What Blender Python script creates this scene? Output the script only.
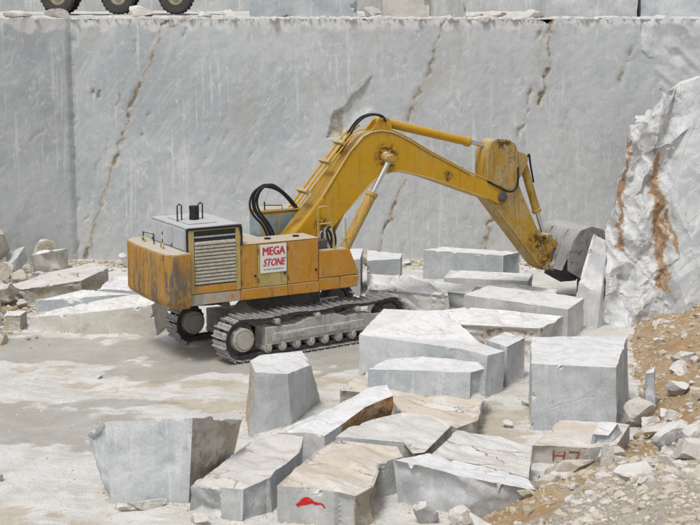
import bpy, bmesh, math, random
from mathutils import Vector, Matrix, noise as mn
from mathutils.bvhtree import BVHTree

for o in list(bpy.data.objects):
    bpy.data.objects.remove(o, do_unlink=True)
S = bpy.context.scene
COL = S.collection
R = math.radians
random.seed(7)

# ------------------------------------------------------------------ camera
cam = bpy.data.cameras.new('camera'); cam.sensor_width = 36; cam.lens = 36 * 1458 / 700
cam.clip_start = 0.1; cam.clip_end = 600
co = bpy.data.objects.new('camera', cam); COL.objects.link(co)
co.location = (0, 0, 9.5); co.rotation_euler = (R(90) - math.atan(269.5 / 1458), 0, 0)
S.camera = co
# ------------------------------------------------------------------ sky, sun, exposure
SUN = Vector((-0.30, -0.55, 1.2)).normalized()
W = bpy.data.worlds.new('World'); S.world = W; W.use_nodes = True
wt = W.node_tree; wt.nodes.clear()
wo = wt.nodes.new('ShaderNodeOutputWorld'); wb = wt.nodes.new('ShaderNodeBackground')
sky = wt.nodes.new('ShaderNodeTexSky'); sky.sky_type = 'NISHITA'; sky.sun_disc = False
sky.sun_elevation = math.asin(SUN.z); sky.sun_rotation = math.atan2(SUN.x, SUN.y)
sky.air_density = 1.0; sky.dust_density = 4.0; sky.ozone_density = 1.0
hs = wt.nodes.new('ShaderNodeHueSaturation'); hs.inputs['Saturation'].default_value = 0.45
wt.links.new(sky.outputs[0], hs.inputs['Color']); wt.links.new(hs.outputs[0], wb.inputs['Color'])
wb.inputs['Strength'].default_value = 0.10
wt.links.new(wb.outputs[0], wo.inputs['Surface'])
sl = bpy.data.lights.new('sun', 'SUN'); sl.energy = 1.5; sl.angle = R(14); sl.color = (1, 0.985, 0.96)
so = bpy.data.objects.new('sun', sl); COL.objects.link(so)
so.rotation_euler = SUN.to_track_quat('Z', 'Y').to_euler(); so.location = (-10, -10, 40)
S.view_settings.view_transform = 'Standard'; S.view_settings.look = 'None'
S.view_settings.gamma = 1; S.view_settings.use_curve_mapping = False
S.view_settings.exposure = 0.28

# ================================================================== material helpers
class NT:
    def __init__(s, name):
        m = bpy.data.materials.new(name); m.use_nodes = True; s.m = m; s.t = m.node_tree; s.t.nodes.clear()
        s.out = s.n('ShaderNodeOutputMaterial'); s.b = s.n('ShaderNodeBsdfPrincipled')
        s.t.links.new(s.b.outputs[0], s.out.inputs[0])
        s.b.inputs['Specular IOR Level'].default_value = 0.3
    def n(s, typ): return s.t.nodes.new(typ)
    def put(s, sock, v):
        if hasattr(v, 'is_output'): s.t.links.new(v, sock)
        elif isinstance(v, (tuple, list)):
            sock.default_value = (*v, 1) if (sock.type == 'RGBA' and len(v) == 3) else v
        else: sock.default_value = v
    def math(s, op, a, b=0.0, clamp=False):
        n = s.n('ShaderNodeMath'); n.operation = op; n.use_clamp = clamp
        s.put(n.inputs[0], a); s.put(n.inputs[1], b); return n.outputs[0]
    def vec(s, op, a, b):
        n = s.n('ShaderNodeVectorMath'); n.operation = op
        s.put(n.inputs[0], a); s.put(n.inputs[1], b)
        return n.outputs['Value'] if op in ('DISTANCE', 'LENGTH', 'DOT_PRODUCT') else n.outputs[0]
    def noise(s, v, scale, detail=4, rough=0.55, dist=0.0):
        n = s.n('ShaderNodeTexNoise'); s.put(n.inputs['Vector'], v); s.put(n.inputs['Scale'], scale)
        n.inputs['Detail'].default_value = min(detail, 4); n.inputs['Roughness'].default_value = rough
        n.inputs['Distortion'].default_value = dist; return n.outputs['Fac']
    def voro(s, v, scale, feat='DISTANCE_TO_EDGE'):
        n = s.n('ShaderNodeTexVoronoi'); n.feature = feat; s.put(n.inputs['Vector'], v); s.put(n.inputs['Scale'], scale)
        return n.outputs['Distance']
    def step(s, v, a, b, lo=0.0, hi=1.0):
        n = s.n('ShaderNodeMapRange'); n.interpolation_type = 'SMOOTHSTEP'
        s.put(n.inputs[0], v); s.put(n.inputs[1], a); s.put(n.inputs[2], b); s.put(n.inputs[3], lo); s.put(n.inputs[4], hi)
        return n.outputs[0]
    def mix(s, f, a, b, mode='MIX'):
        n = s.n('ShaderNodeMix'); n.data_type = 'RGBA'; n.blend_type = mode
        s.put(n.inputs[0], f); s.put(n.inputs[6], a); s.put(n.inputs[7], b); return n.outputs[2]
    def coord(s, which='Object', rnd=False, scale=None, rot=None):
        c = s.n('ShaderNodeTexCoord').outputs[which]
        if rnd:
            oi = s.n('ShaderNodeObjectInfo'); c = s.vec('ADD', c, s.math('MULTIPLY', oi.outputs['Random'], 57.0))
        if scale or rot:
            mp = s.n('ShaderNodeMapping'); s.put(mp.inputs['Vector'], c)
            if scale: mp.inputs['Scale'].default_value = scale
            if rot: mp.inputs['Rotation'].default_value = rot
            c = mp.outputs[0]
        return c
    def remap(s, c, scale, rot=(0, 0, 0)):
        if any(rot):                                   # turn first, then stretch
            mr = s.n('ShaderNodeMapping'); s.put(mr.inputs['Vector'], c); mr.inputs['Rotation'].default_value = rot; c = mr.outputs[0]
        mp = s.n('ShaderNodeMapping'); s.put(mp.inputs['Vector'], c)
        mp.inputs['Scale'].default_value = scale; return mp.outputs[0]
    def nz(s):
        g = s.n('ShaderNodeNewGeometry'); x = s.n('ShaderNodeSeparateXYZ'); s.t.links.new(g.outputs['Normal'], x.inputs[0]); return x.outputs[2]
    def attr(s, name):
        a = s.n('ShaderNodeAttribute'); a.attribute_name = name; return a.outputs['Fac']
    def bump(s, h, strength=0.3, dist=0.02, prev=None):
        b = s.n('ShaderNodeBump'); s.put(b.inputs['Height'], h); b.inputs['Strength'].default_value = strength
        b.inputs['Distance'].default_value = dist
        if prev: s.put(b.inputs['Normal'], prev)
        return b.outputs[0]
    def done(s, col, rough=0.8, nrm=None, metal=0.0):
        s.put(s.b.inputs['Base Color'], col); s.put(s.b.inputs['Roughness'], rough); s.put(s.b.inputs['Metallic'], metal)
        if nrm: s.put(s.b.inputs['Normal'], nrm)
        return s.m

def marble(name, body=(0.45, 0.48, 0.495), pale=(0.64, 0.655, 0.655), top=(0.76, 0.755, 0.74), stain=0.25, tan=0.0, crack=0.5,
           streak=0.6, tancol=(0.58, 0.49, 0.385)):
    """sawn or split marble: grey body, pale saw streaks and scuffs, brown seepage, upper faces whitened for settled dust and for sky light put into the colour"""
    k = NT(name); c = k.coord('Object', True)
    big = k.noise(c, 0.7, 5, 0.6, 0.6); mid = k.noise(c, 3.0, 5, 0.65); fine = k.noise(c, 26, 4, 0.7)
    col = k.mix(k.step(big, 0.35, 0.68), body, pale)
    col = k.mix(k.step(mid, 0.35, 0.75, 0.0, 0.35), col, tuple(v * 0.72 for v in body))
    vs = k.noise(k.remap(c, (3.2, 3.2, 0.22)), 2.2, 4, 0.6, 0.3)             # vertical saw streaks
    col = k.mix(k.math('MULTIPLY', k.step(vs, 0.55, 0.72), streak), col, tuple(min(.74, v * 1.25) for v in pale))
    ve = k.noise(k.remap(c, (0.5, 2.6, 2.6), (0.4, 0.5, 0.3)), 1.6, 6, 0.6, 1.2)   # diagonal veins
    col = k.mix(k.step(k.math('ABSOLUTE', k.math('SUBTRACT', ve, 0.5)), 0.0, 0.022, 0.28, 0.0), col, (0.66, 0.665, 0.66))
    col = k.mix(k.step(k.noise(c, 6, 6, 0.75, 1.5), 0.60, 0.68, 0, 0.55), col, (0.70, 0.69, 0.67))   # white scuffs
    bs = k.noise(c, 1.1, 7, 0.7, 0.8)
    col = k.mix(k.math('MULTIPLY', k.step(bs, 0.54, 0.74), stain), col, (0.36, 0.27, 0.16))
    fl = k.vec('ADD', k.remap(c, (.9, .9, 1.6), (.5, .4, .2)), k.vec('MULTIPLY', k.noise(c, 2.5, 4, 0.7), (.4, .4, .4)))
    col = k.mix(k.math('MULTIPLY', k.step(k.voro(fl, 1.0), 0, .01, 1, 0), k.step(mid, .45, .6, 0, .6)), col, (0.25, 0.23, 0.20))
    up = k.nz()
    dust = k.step(k.math('ADD', up, k.math('MULTIPLY', k.math('SUBTRACT', mid, 0.5), 0.5)), 0.45, 0.85)  # upward faces turn whiter: settled dust plus sky light painted into the colour
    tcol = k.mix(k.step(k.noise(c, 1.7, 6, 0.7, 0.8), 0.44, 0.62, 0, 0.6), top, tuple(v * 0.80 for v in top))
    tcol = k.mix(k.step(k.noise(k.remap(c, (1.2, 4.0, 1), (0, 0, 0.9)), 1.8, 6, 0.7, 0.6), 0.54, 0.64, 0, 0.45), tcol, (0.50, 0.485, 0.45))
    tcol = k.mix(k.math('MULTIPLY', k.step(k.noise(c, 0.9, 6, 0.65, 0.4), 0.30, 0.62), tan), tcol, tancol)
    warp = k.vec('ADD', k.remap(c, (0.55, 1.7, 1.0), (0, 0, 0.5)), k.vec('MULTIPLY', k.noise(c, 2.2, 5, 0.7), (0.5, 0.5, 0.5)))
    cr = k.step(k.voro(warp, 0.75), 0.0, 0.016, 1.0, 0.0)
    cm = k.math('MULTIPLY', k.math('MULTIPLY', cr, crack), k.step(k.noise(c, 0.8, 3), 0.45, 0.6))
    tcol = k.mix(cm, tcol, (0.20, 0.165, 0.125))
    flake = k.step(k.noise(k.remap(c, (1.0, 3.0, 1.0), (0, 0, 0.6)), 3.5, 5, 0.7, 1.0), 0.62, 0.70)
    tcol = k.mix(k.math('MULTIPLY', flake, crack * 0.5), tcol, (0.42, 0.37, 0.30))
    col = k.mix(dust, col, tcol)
    col = k.mix(k.step(fine, 0.42, 0.72, 0.0, 0.30), col, tuple(v * 0.62 for v in body))
    col = k.mix(k.step(k.noise(c, 9, 5, 0.75, 0.8), 0.56, 0.70, 0, 0.35), col, (0.33, 0.315, 0.28))
    h = k.math('ADD', k.math('MULTIPLY', mid, 0.35), k.math('MULTIPLY', fine, 0.35))
    h = k.math('SUBTRACT', h, k.math('MULTIPLY', cm, 0.8))
    return k.done(col, k.step(mid, 0.3, 0.7, 0.62, 0.9), k.bump(h, 0.5, 0.03))

def rocky(name, a, b, c3, dustc=(0.72, 0.70, 0.66), dust=0.7, bs=0.7):
    """broken rock: three colours in uneven patches"""
    k = NT(name); c = k.coord('Object', True)
    n1 = k.noise(c, 1.6, 7, 0.65, 0.8); n2 = k.noise(c, 4.5, 6, 0.7, 0.5); fine = k.noise(c, 26, 3)
    col = k.mix(k.step(n1, 0.40, 0.60), a, b); col = k.mix(k.step(n2, 0.52, 0.66), col, c3)
    col = k.mix(k.step(fine, 0.35, 0.75, 0.0, 0.25), col, tuple(v * 0.5 for v in a))
    d = k.step(k.math('ADD', k.nz(), k.math('MULTIPLY', k.math('SUBTRACT', n2, 0.5), 0.8)), 0.45, 0.95, 0, dust)
    col = k.mix(d, col, dustc)
    return k.done(col, 0.9, k.bump(k.math('ADD', n2, k.math('MULTIPLY', fine, 0.3)), bs, 0.05))

def paint(name, base, fade, rust=0.3, dust=0.6, spots=None, streak=0.4, dustc=(0.60, 0.57, 0.50), blotch=0.3):
    """sun-faded machine paint with rust blotches, run-down grime and stone dust on upper faces"""
    k = NT(name); c = k.coord('Object', True)
    n1 = k.noise(c, 1.3, 6, 0.65, 0.4); n2 = k.noise(c, 5.5, 6, 0.7, 0.6); fine = k.noise(c, 40, 3)
    col = k.mix(k.step(n1, 0.35, 0.7), base, fade)
    run = k.noise(k.remap(c, (5, 5, 0.5)), 1.4, 5, 0.65, 0.3)
    col = k.mix(k.math('MULTIPLY', k.step(run, 0.52, 0.70), streak), col, tuple(v * 0.42 for v in base))
    rr = k.math('MULTIPLY', k.step(k.math('ADD', k.math('MULTIPLY', n2, 0.6), k.math('MULTIPLY', n1, 0.4)), 0.55, 0.62), rust)
    col = k.mix(rr, col, (0.12, 0.055, 0.025))
    bl = k.math('MULTIPLY', k.step(k.noise(c, 2.6, 5, 0.75, 1.0), 0.50, 0.66), blotch)
    col = k.mix(bl, col, tuple(v * 0.5 + 0.05 for v in base))
    if spots:
        oc = k.coord('Object')
        sx = k.n('ShaderNodeSeparateXYZ'); k.put(sx.inputs[0], oc)
        cb = k.n('ShaderNodeCombineXYZ'); k.put(cb.inputs[0], sx.outputs[0]); k.put(cb.inputs[2], sx.outputs[2])
        for (px, py, pz, r) in spots:
            d = k.vec('DISTANCE', cb.outputs[0], (px, 0, pz)) if py is None else k.vec('DISTANCE', k.vec('MULTIPLY', oc, (1, 1, .3)), (px, py, pz * .3))
            ring = k.step(d, r * 0.45, r, 1.0, 0.0)
            f = k.math('MULTIPLY', k.step(k.noise(oc if py is None else k.remap(oc, (3.2, 3.2, .5)), 8.0 if py is None else 2.6, 4, 0.72), 0.42, 0.56), ring)
            col = k.mix(f, col, (0.085, 0.045, 0.022) if py is None else (0.12, 0.105, 0.085))
    dm = k.step(k.math('ADD', k.nz(), k.math('MULTIPLY', k.math('SUBTRACT', n2, 0.5), 0.5)), 0.5, 0.95, 0, dust)
    dm = k.math('MAXIMUM', dm, k.step(n1, 0.58, 0.85, 0, dust * 0.22))
    col = k.mix(dm, col, dustc)
    col = k.mix(k.step(fine, 0.42, 0.75, 0, 0.32), col, tuple(v * 0.5 for v in base))
    sc_ = k.noise(k.remap(c, (1.0, 1.0, 6.0), (0.2, 0.3, 0)), 3.0, 5, 0.7, 0.5)
    col = k.mix(k.step(sc_, 0.64, 0.70, 0, 0.5), col, (0.46, 0.42, 0.34))
    return k.done(col, k.step(n2, 0.3, 0.7, 0.45, 0.75), k.bump(k.math('ADD', n2, k.math('MULTIPLY', fine, 0.3)), 0.15, 0.01))

def plain(name, col, rough=0.6, metal=0.0, var=0.3, sc=8):
    k = NT(name); c = k.coord('Object', True); n = k.noise(c, sc, 5, 0.65)
    return k.done(k.mix(k.step(n, 0.35, 0.7, 0, var), col, tuple(v * 0.45 for v in col)), rough, k.bump(n, 0.15, 0.01), metal)

M = {}
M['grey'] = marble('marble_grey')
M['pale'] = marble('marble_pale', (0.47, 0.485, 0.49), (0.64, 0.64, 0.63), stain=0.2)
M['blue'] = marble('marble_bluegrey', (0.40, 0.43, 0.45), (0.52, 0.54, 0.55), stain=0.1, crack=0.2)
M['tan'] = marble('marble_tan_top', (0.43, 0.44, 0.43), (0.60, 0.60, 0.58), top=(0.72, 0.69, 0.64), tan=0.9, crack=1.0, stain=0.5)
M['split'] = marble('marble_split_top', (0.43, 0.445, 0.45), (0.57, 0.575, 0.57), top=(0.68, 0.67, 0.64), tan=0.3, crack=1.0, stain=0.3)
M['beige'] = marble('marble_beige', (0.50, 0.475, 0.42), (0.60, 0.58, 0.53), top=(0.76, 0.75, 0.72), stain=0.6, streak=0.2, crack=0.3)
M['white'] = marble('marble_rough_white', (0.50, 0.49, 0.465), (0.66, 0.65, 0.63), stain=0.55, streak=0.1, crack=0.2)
M['rust'] = rocky('rock_rusty', (0.32, 0.155, 0.05), (0.40, 0.30, 0.18), (0.20, 0.12, 0.06), dust=0.3)
M['brown'] = rocky('rock_brown', (0.41, 0.355, 0.27), (0.50, 0.475, 0.43), (0.32, 0.255, 0.17), dust=0.45)
M['patch'] = rocky('rock_rust_patches', (0.56, 0.54, 0.50), (0.63, 0.61, 0.58), (0.37, 0.20, 0.075), dust=0.35)
M['cut'] = rocky('rock_fresh', (0.40, 0.41, 0.41), (0.55, 0.55, 0.54), (0.36, 0.32, 0.26), dust=0.8)
M['pebble'] = rocky('rock_loose', (0.52, 0.49, 0.44), (0.62, 0.60, 0.56), (0.42, 0.35, 0.26), dust=0.5)
YEL = (0.58, 0.31, 0.012); YELF = (0.55, 0.335, 0.035); ORA = (0.52, 0.225, 0.022); ORAF = (0.50, 0.28, 0.065)
M['yellow'] = paint('paint_yellow', YEL, YELF, rust=0.12, dust=0.40, spots=[(3.12, None, 4.98, 0.50), (5.2, None, 4.3, .22), (1.0, None, 3.2, .3)], streak=0.35)
M['stick'] = paint('paint_yellow_worn', (0.47, 0.27, 0.03), (0.48, 0.38, 0.20), blotch=.5, rust=0.45, dust=0.5, spots=[(8.55, None, 2.1, 0.5), (7.2, None, 5.2, .35), (9.0, None, 1.4, .5), (7.1, None, 3.6, .35)], streak=0.6)
M['orange'] = paint('paint_orange', ORA, ORAF, rust=0.35, dust=0.75, streak=0.3)
M['weight'] = paint('paint_orange_rusty', (0.42, 0.215, 0.035), (0.40, 0.25, 0.085), rust=0.9, dust=0.85, streak=0.95, blotch=0.9, spots=[(-3.92, -1.45, 2.3, .30), (-4.1, -.6, 1.7, .4), (-4.15, .5, 1.65, .4), (-3.6, -1.55, 1.7, .3)])
M['skirt'] = paint('paint_worn_skirt', (0.42, 0.40, 0.36), (0.50, 0.27, 0.07), rust=0.4, dust=0.5, streak=0.5)
M['hood'] = paint('paint_grey_hood', (0.42, 0.44, 0.46), (0.55, 0.56, 0.57), rust=0.12, dust=0.9, streak=0.25, dustc=(0.57, 0.57, 0.56))
M['sand'] = paint('paint_sandy', (0.44, 0.32, 0.09), (0.50, 0.40, 0.18), rust=0.3, dust=0.7)
M['under'] = paint('paint_under_dust', (0.42, 0.40, 0.36), (0.53, 0.52, 0.49), rust=0.35, dust=0.8, streak=0.5, blotch=0.8)
M['hub'] = paint('paint_hub_dust', (0.42, 0.39, 0.33), (0.50, 0.48, 0.42), rust=0.3, dust=0.5, streak=0.1)
M['shoe'] = plain('steel_shoe', (0.43, 0.425, 0.41), 0.7, 0.1, 0.75, 6)
M['link'] = plain('steel_chain', (0.12, 0.115, 0.105), 0.75, 0.1, 0.6)
M['dark'] = plain('dark_recess', (0.05, 0.05, 0.05), 0.8)
M['black'] = plain('black_rubber', (0.022, 0.023, 0.026), 0.55)
M['rod'] = plain('chromed_rod', (0.72, 0.74, 0.76), 0.22, 0.9, 0.12)
M['slat'] = plain('slat_metal', (0.58, 0.53, 0.43), 0.5, 0.2, 0.6, 12)
M['bucket'] = rocky('bucket_steel', (0.27, 0.265, 0.26), (0.36, 0.355, 0.34), (0.16, 0.15, 0.14), dustc=(0.50, 0.49, 0.47), dust=0.6, bs=0.2)
M['glass'] = plain('cab_glass', (0.28, 0.36, 0.40), 0.15, 0.0, 0.4, 3)
M['board'] = plain('sign_white', (0.74, 0.73, 0.70), 0.5, 0.0, 0.12, 5)
M['red'] = plain('sign_red', (0.55, 0.035, 0.045), 0.5, 0.0, 0.2)
M['ink'] = plain('sign_ink', (0.12, 0.12, 0.13), 0.6)
M['spray'] = plain('red_spray_paint', (0.62, 0.02, 0.015), 0.7, 0.0, 0.4, 30)
M['sprayd'] = plain('faded_red_spray_paint', (0.33, 0.085, 0.06), 0.8, 0.0, 0.6, 30)
M['tyre'] = plain('tyre', (0.075, 0.072, 0.066), 0.85, 0.0, 0.4)
M['truck'] = paint('truck_paint', (0.42, 0.36, 0.24), (0.50, 0.46, 0.36), rust=0.2, dust=0.7)

# ================================================================== mesh helpers
def tag(o, label=None, cat=None, group=None, kind=None):
    if label: o['label'] = label
    if cat: o['category'] = cat
    if group: o['group'] = group
    if kind: o['kind'] = kind
    return o
def link(name, me, mats=(), parent=None):
    o = bpy.data.objects.new(name, me); COL.objects.link(o)
    if me is not None and not me.materials:
        for m in (mats if isinstance(mats, (list, tuple)) else [mats]): me.materials.append(m)
    o.parent = parent; return o
def finish(bm, name, angle=38):
    me = bpy.data.meshes.new(name); bm.to_mesh(me); bm.free()
    if angle is not None:
        me.polygons.foreach_set('use_smooth', [True] * len(me.polygons)); me.set_sharp_from_angle(angle=R(angle))
    return me
def fbm(p, sc=1.0, oct=4):
    return mn.fractal(Vector(p) * sc, 1.0, 2.0, oct)
def facet(p, sc, seed=0.0):
    """broken-rock facets: each voronoi cell is a small plane with its own tilt"""
    q = Vector(p) * sc + Vector((seed, seed * .7, seed * 1.3)); ds, cs = mn.voronoi(q); c = cs[0]; fade = sst(0.0, 0.22, ds[1] - ds[0])
    g = mn.cell_vector(c * 13.7 + Vector((.31, .57, .73))); return fade * (q - c).dot(Vector((g.x - .5, g.y - .5, g.z - .5)) * 2.6)
def tri(u, v, seed=0.0):
    """flat fracture planes: heights at the nodes of a skewed, warped lattice, joined by flat triangles; about -0.5 to 0.5"""
    w = mn.noise_vector(Vector((u * .45 + seed, v * .45, seed))); u += w.x * .55; v += w.y * .55
    i, j = math.floor(u), math.floor(v); f, g = u - i, v - j
    def h(a, b): return mn.cell(Vector((a * 1.37 + .5 + seed * 7.1, b * 2.11 + .5, seed * 3.3 + .5))) - .5
    if f + g < 1: return h(i, j) * (1 - f - g) + h(i + 1, j) * f + h(i, j + 1) * g
    return h(i + 1, j + 1) * (f + g - 1) + h(i, j + 1) * (1 - f) + h(i + 1, j) * (1 - g)
def sst(a, b, x):
    t = max(0.0, min(1.0, (x - a) / (b - a))); return t * t * (3 - 2 * t)
def refine(bm, L):
    """split every triangle edge longer than L at its middle until none is left (no slivers along straight edges)"""
    lay = bm.faces.layers.int.get('fid'); V = []; ix = {}
    for v in bm.verts: ix[v] = len(V); V.append(v.co.copy())
    T = [(ix[f.verts[0]], ix[f.verts[1]], ix[f.verts[2]], f[lay] if lay else 0, f.material_index) for f in bm.faces]
    for _ in range(10):
        mid = {}; N = []; any_ = False
        def m(p, q):
            k = (p, q) if p < q else (q, p)
            if k not in mid:
                if (V[p] - V[q]).length <= L: mid[k] = -1
                else: V.append((V[p] + V[q]) * .5); mid[k] = len(V) - 1
            return mid[k]
        for a, b, c, i, j in T:
            e = (m(a, b), m(b, c), m(c, a)); n = sum(x >= 0 for x in e)
            if n == 0: N.append((a, b, c, i, j)); continue
            any_ = True
            if n == 3: N += [(a, e[0], e[2], i, j), (e[0], b, e[1], i, j), (e[2], e[1], c, i, j), (e[0], e[1], e[2], i, j)]; continue
            while not (e[0] >= 0 and (n == 1 or e[1] >= 0)): a, b, c = b, c, a; e = (e[1], e[2], e[0])
            if n == 1: N += [(a, e[0], c, i, j), (e[0], b, c, i, j)]
            else: N += [(e[0], b, e[1], i, j)] + ([(a, e[0], e[1], i, j), (a, e[1], c, i, j)] if (V[a] - V[e[1]]).length < (V[c] - V[e[0]]).length else [(a, e[0], c, i, j), (e[0], e[1], c, i, j)])
        T = N
        if not any_: break
    bm.clear(); nv = [bm.verts.new(p) for p in V]; lay = bm.faces.layers.int.get('fid') or bm.faces.layers.int.new('fid')
    for a, b, c, i, j in T:
        f = bm.faces.new((nv[a], nv[b], nv[c])); f[lay] = i; f.material_index = j
    bm.normal_update()
def seg_dist(p, a, ab, l2):
    t = (p - a).dot(ab) / l2
    t = 0.0 if t < 0 else (1.0 if t > 1 else t)
    return (p - a - ab * t).length

BASES = []
def stone(name, top, base=None, zb=-0.06, mat='grey', L=0.11, rough={}, mats={}, seed=0, chip=0.09, dflt=0.010, topamp=0.012, parent=None, fan=True):
    """a quarried block: corner columns from base (x,y) to top (x,y,z), faces refined and worn; face 0 top, 1 base, 2+i the side from corner i to i+1"""
    n = len(top)
    if base is None: base = [(x, y) for x, y, z in top]
    cx = sum(p[0] for p in base) / n; cy = sum(p[1] for p in base) / n
    O = Vector((cx, cy, 0)); bm = bmesh.new(); lay = bm.faces.layers.int.new('fid')
    vb = [bm.verts.new(Vector((b[0], b[1], (b[2] if len(b) > 2 else zb))) - O) for b in base]
    vt = [bm.verts.new(Vector(t) - O) for t in top]
    fs = [bm.faces.new(vt), bm.faces.new(vb[::-1])] + [bm.faces.new((vb[i], vb[(i + 1) % n], vt[(i + 1) % n], vt[i])) for i in range(n)]
    for i, f in enumerate(fs): f[lay] = i
    names = [mat]
    for i, f in enumerate(fs):
        mm = mats.get(i, mat)
        if mm not in names: names.append(mm)
        f.material_index = names.index(mm)
    bm.normal_update()
    segs = [(e.verts[0].co.copy(), e.verts[1].co - e.verts[0].co) for e in bm.edges if e.calc_face_angle(0) > 0.95]
    segs = [(a, ab, ab.length_squared) for a, ab in segs if ab.length_squared > 1e-6]
    if fan:                                            # tops fan out from their middle, which keeps thin slivers off the rim
        for f in list(fs[:2]):
            if len(f.verts) > 4: bmesh.ops.poke(bm, faces=[f])
    bmesh.ops.triangulate(bm, faces=bm.faces[:], quad_method='SHORT_EDGE'); refine(bm, L); lay = bm.faces.layers.int['fid']
    amp = {0: topamp}; amp.update(rough)
    off = Vector((seed * 3.7, seed * 1.9, seed * 2.3)); mv = []
    for v in bm.verts:
        ids = {f[lay] for f in v.link_faces}; d = min(seg_dist(v.co, *s) for s in segs); p = v.co + off; dv = Vector(); dr = Vector(); ns = []
        big = fbm(p, 1.1, 3); small = fbm(p, 4.0, 4)
        for i in ids:                                  # each face moves along its own normal, so a flat face stays flat up to a ragged edge
            ni = sum((f.normal for f in v.link_faces if f[lay] == i), Vector()).normalized(); ai = amp.get(i, dflt); dr += ni
            if ai > .024:
                uu, vv = (p.x, p.y) if i < 2 else (p.x * .8 + p.y * .6, p.z)
                q = 2.0 * tri(uu * 2.2, vv * 2.0, seed + .3) + 0.9 * tri(uu * 5 + vv, vv * 4.5, seed + 5.3) + 0.35 * small
            else: q = big * 1.2 + small * 0.8
            m_ = max(ai * q, -0.014 - d); ns.append((ni, m_))
        c = 1.25 * chip * (0.6 if v.co.z < 0.1 else 1.0) * max(0.0, tri((p.x + p.y) * 3.1, (p.z * 1.3 + p.x - p.y) * 3.1, seed + 9.3) * 2.2 - .15 + fbm(p, 2.4, 3) * .5)
        obt = len(ns) == 2 and ns[0][0].dot(ns[1][0]) > .35
        for ni, m_ in ns: dv += ni * m_ * (.55 if obt else 1.0)
        dr.normalize()
        if len(ns) == 2 and ns[0][0].dot(ns[1][0]) > .58: c = 0
        dv -= dr * (c if len(ids) > 1 else max(0.0, c * 1.414 - d))
        mv.append((v, dv))
    for v, dv in mv: v.co += dv
    o = link(name, finish(bm, name, 21), [M[m] for m in names], parent); o.location = O; BASES.append([(b[0], b[1], b[2] if len(b) > 2 else zb) for b in base])
    return o

def rock(name, loc, size, mat='cut', seed=0, sub=3, rz=0.0, parent=None, cuts=13):
    """an angular boulder: a ball cut by random planes, then worn; stands on loc"""
    rg = random.Random(seed * 13 + 5); bm = bmesh.new(); bmesh.ops.create_icosphere(bm, subdivisions=sub, radius=1.0)
    pl = []
    for i in range(cuts):
        nv = Vector((rg.gauss(0, 1), rg.gauss(0, 1), rg.gauss(0, 0.8))).normalized(); pl.append((nv, rg.uniform(0.32, 0.72)))
    for v in bm.verts:
        for nv, d in pl:
            t = v.co.dot(nv)
            if t > d: v.co -= nv * (t - d)
        v.co *= 1 + 0.10 * fbm(v.co + Vector((seed, 0, 0)), 1.8, 3) + 0.07 * fbm(v.co + Vector((seed, 4, 0)), 4.5, 3)
        v.co = Vector((v.co.x * size[0] / 1.25, v.co.y * size[1] / 1.25, v.co.z * size[2] / 1.2))
    zm = min(v.co.z for v in bm.verts)
    for v in bm.verts: v.co.z -= zm
    o = link(name, finish(bm, name, 20), M[mat], parent); o.location = loc; o.rotation_euler = (0, 0, rz); return o

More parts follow.
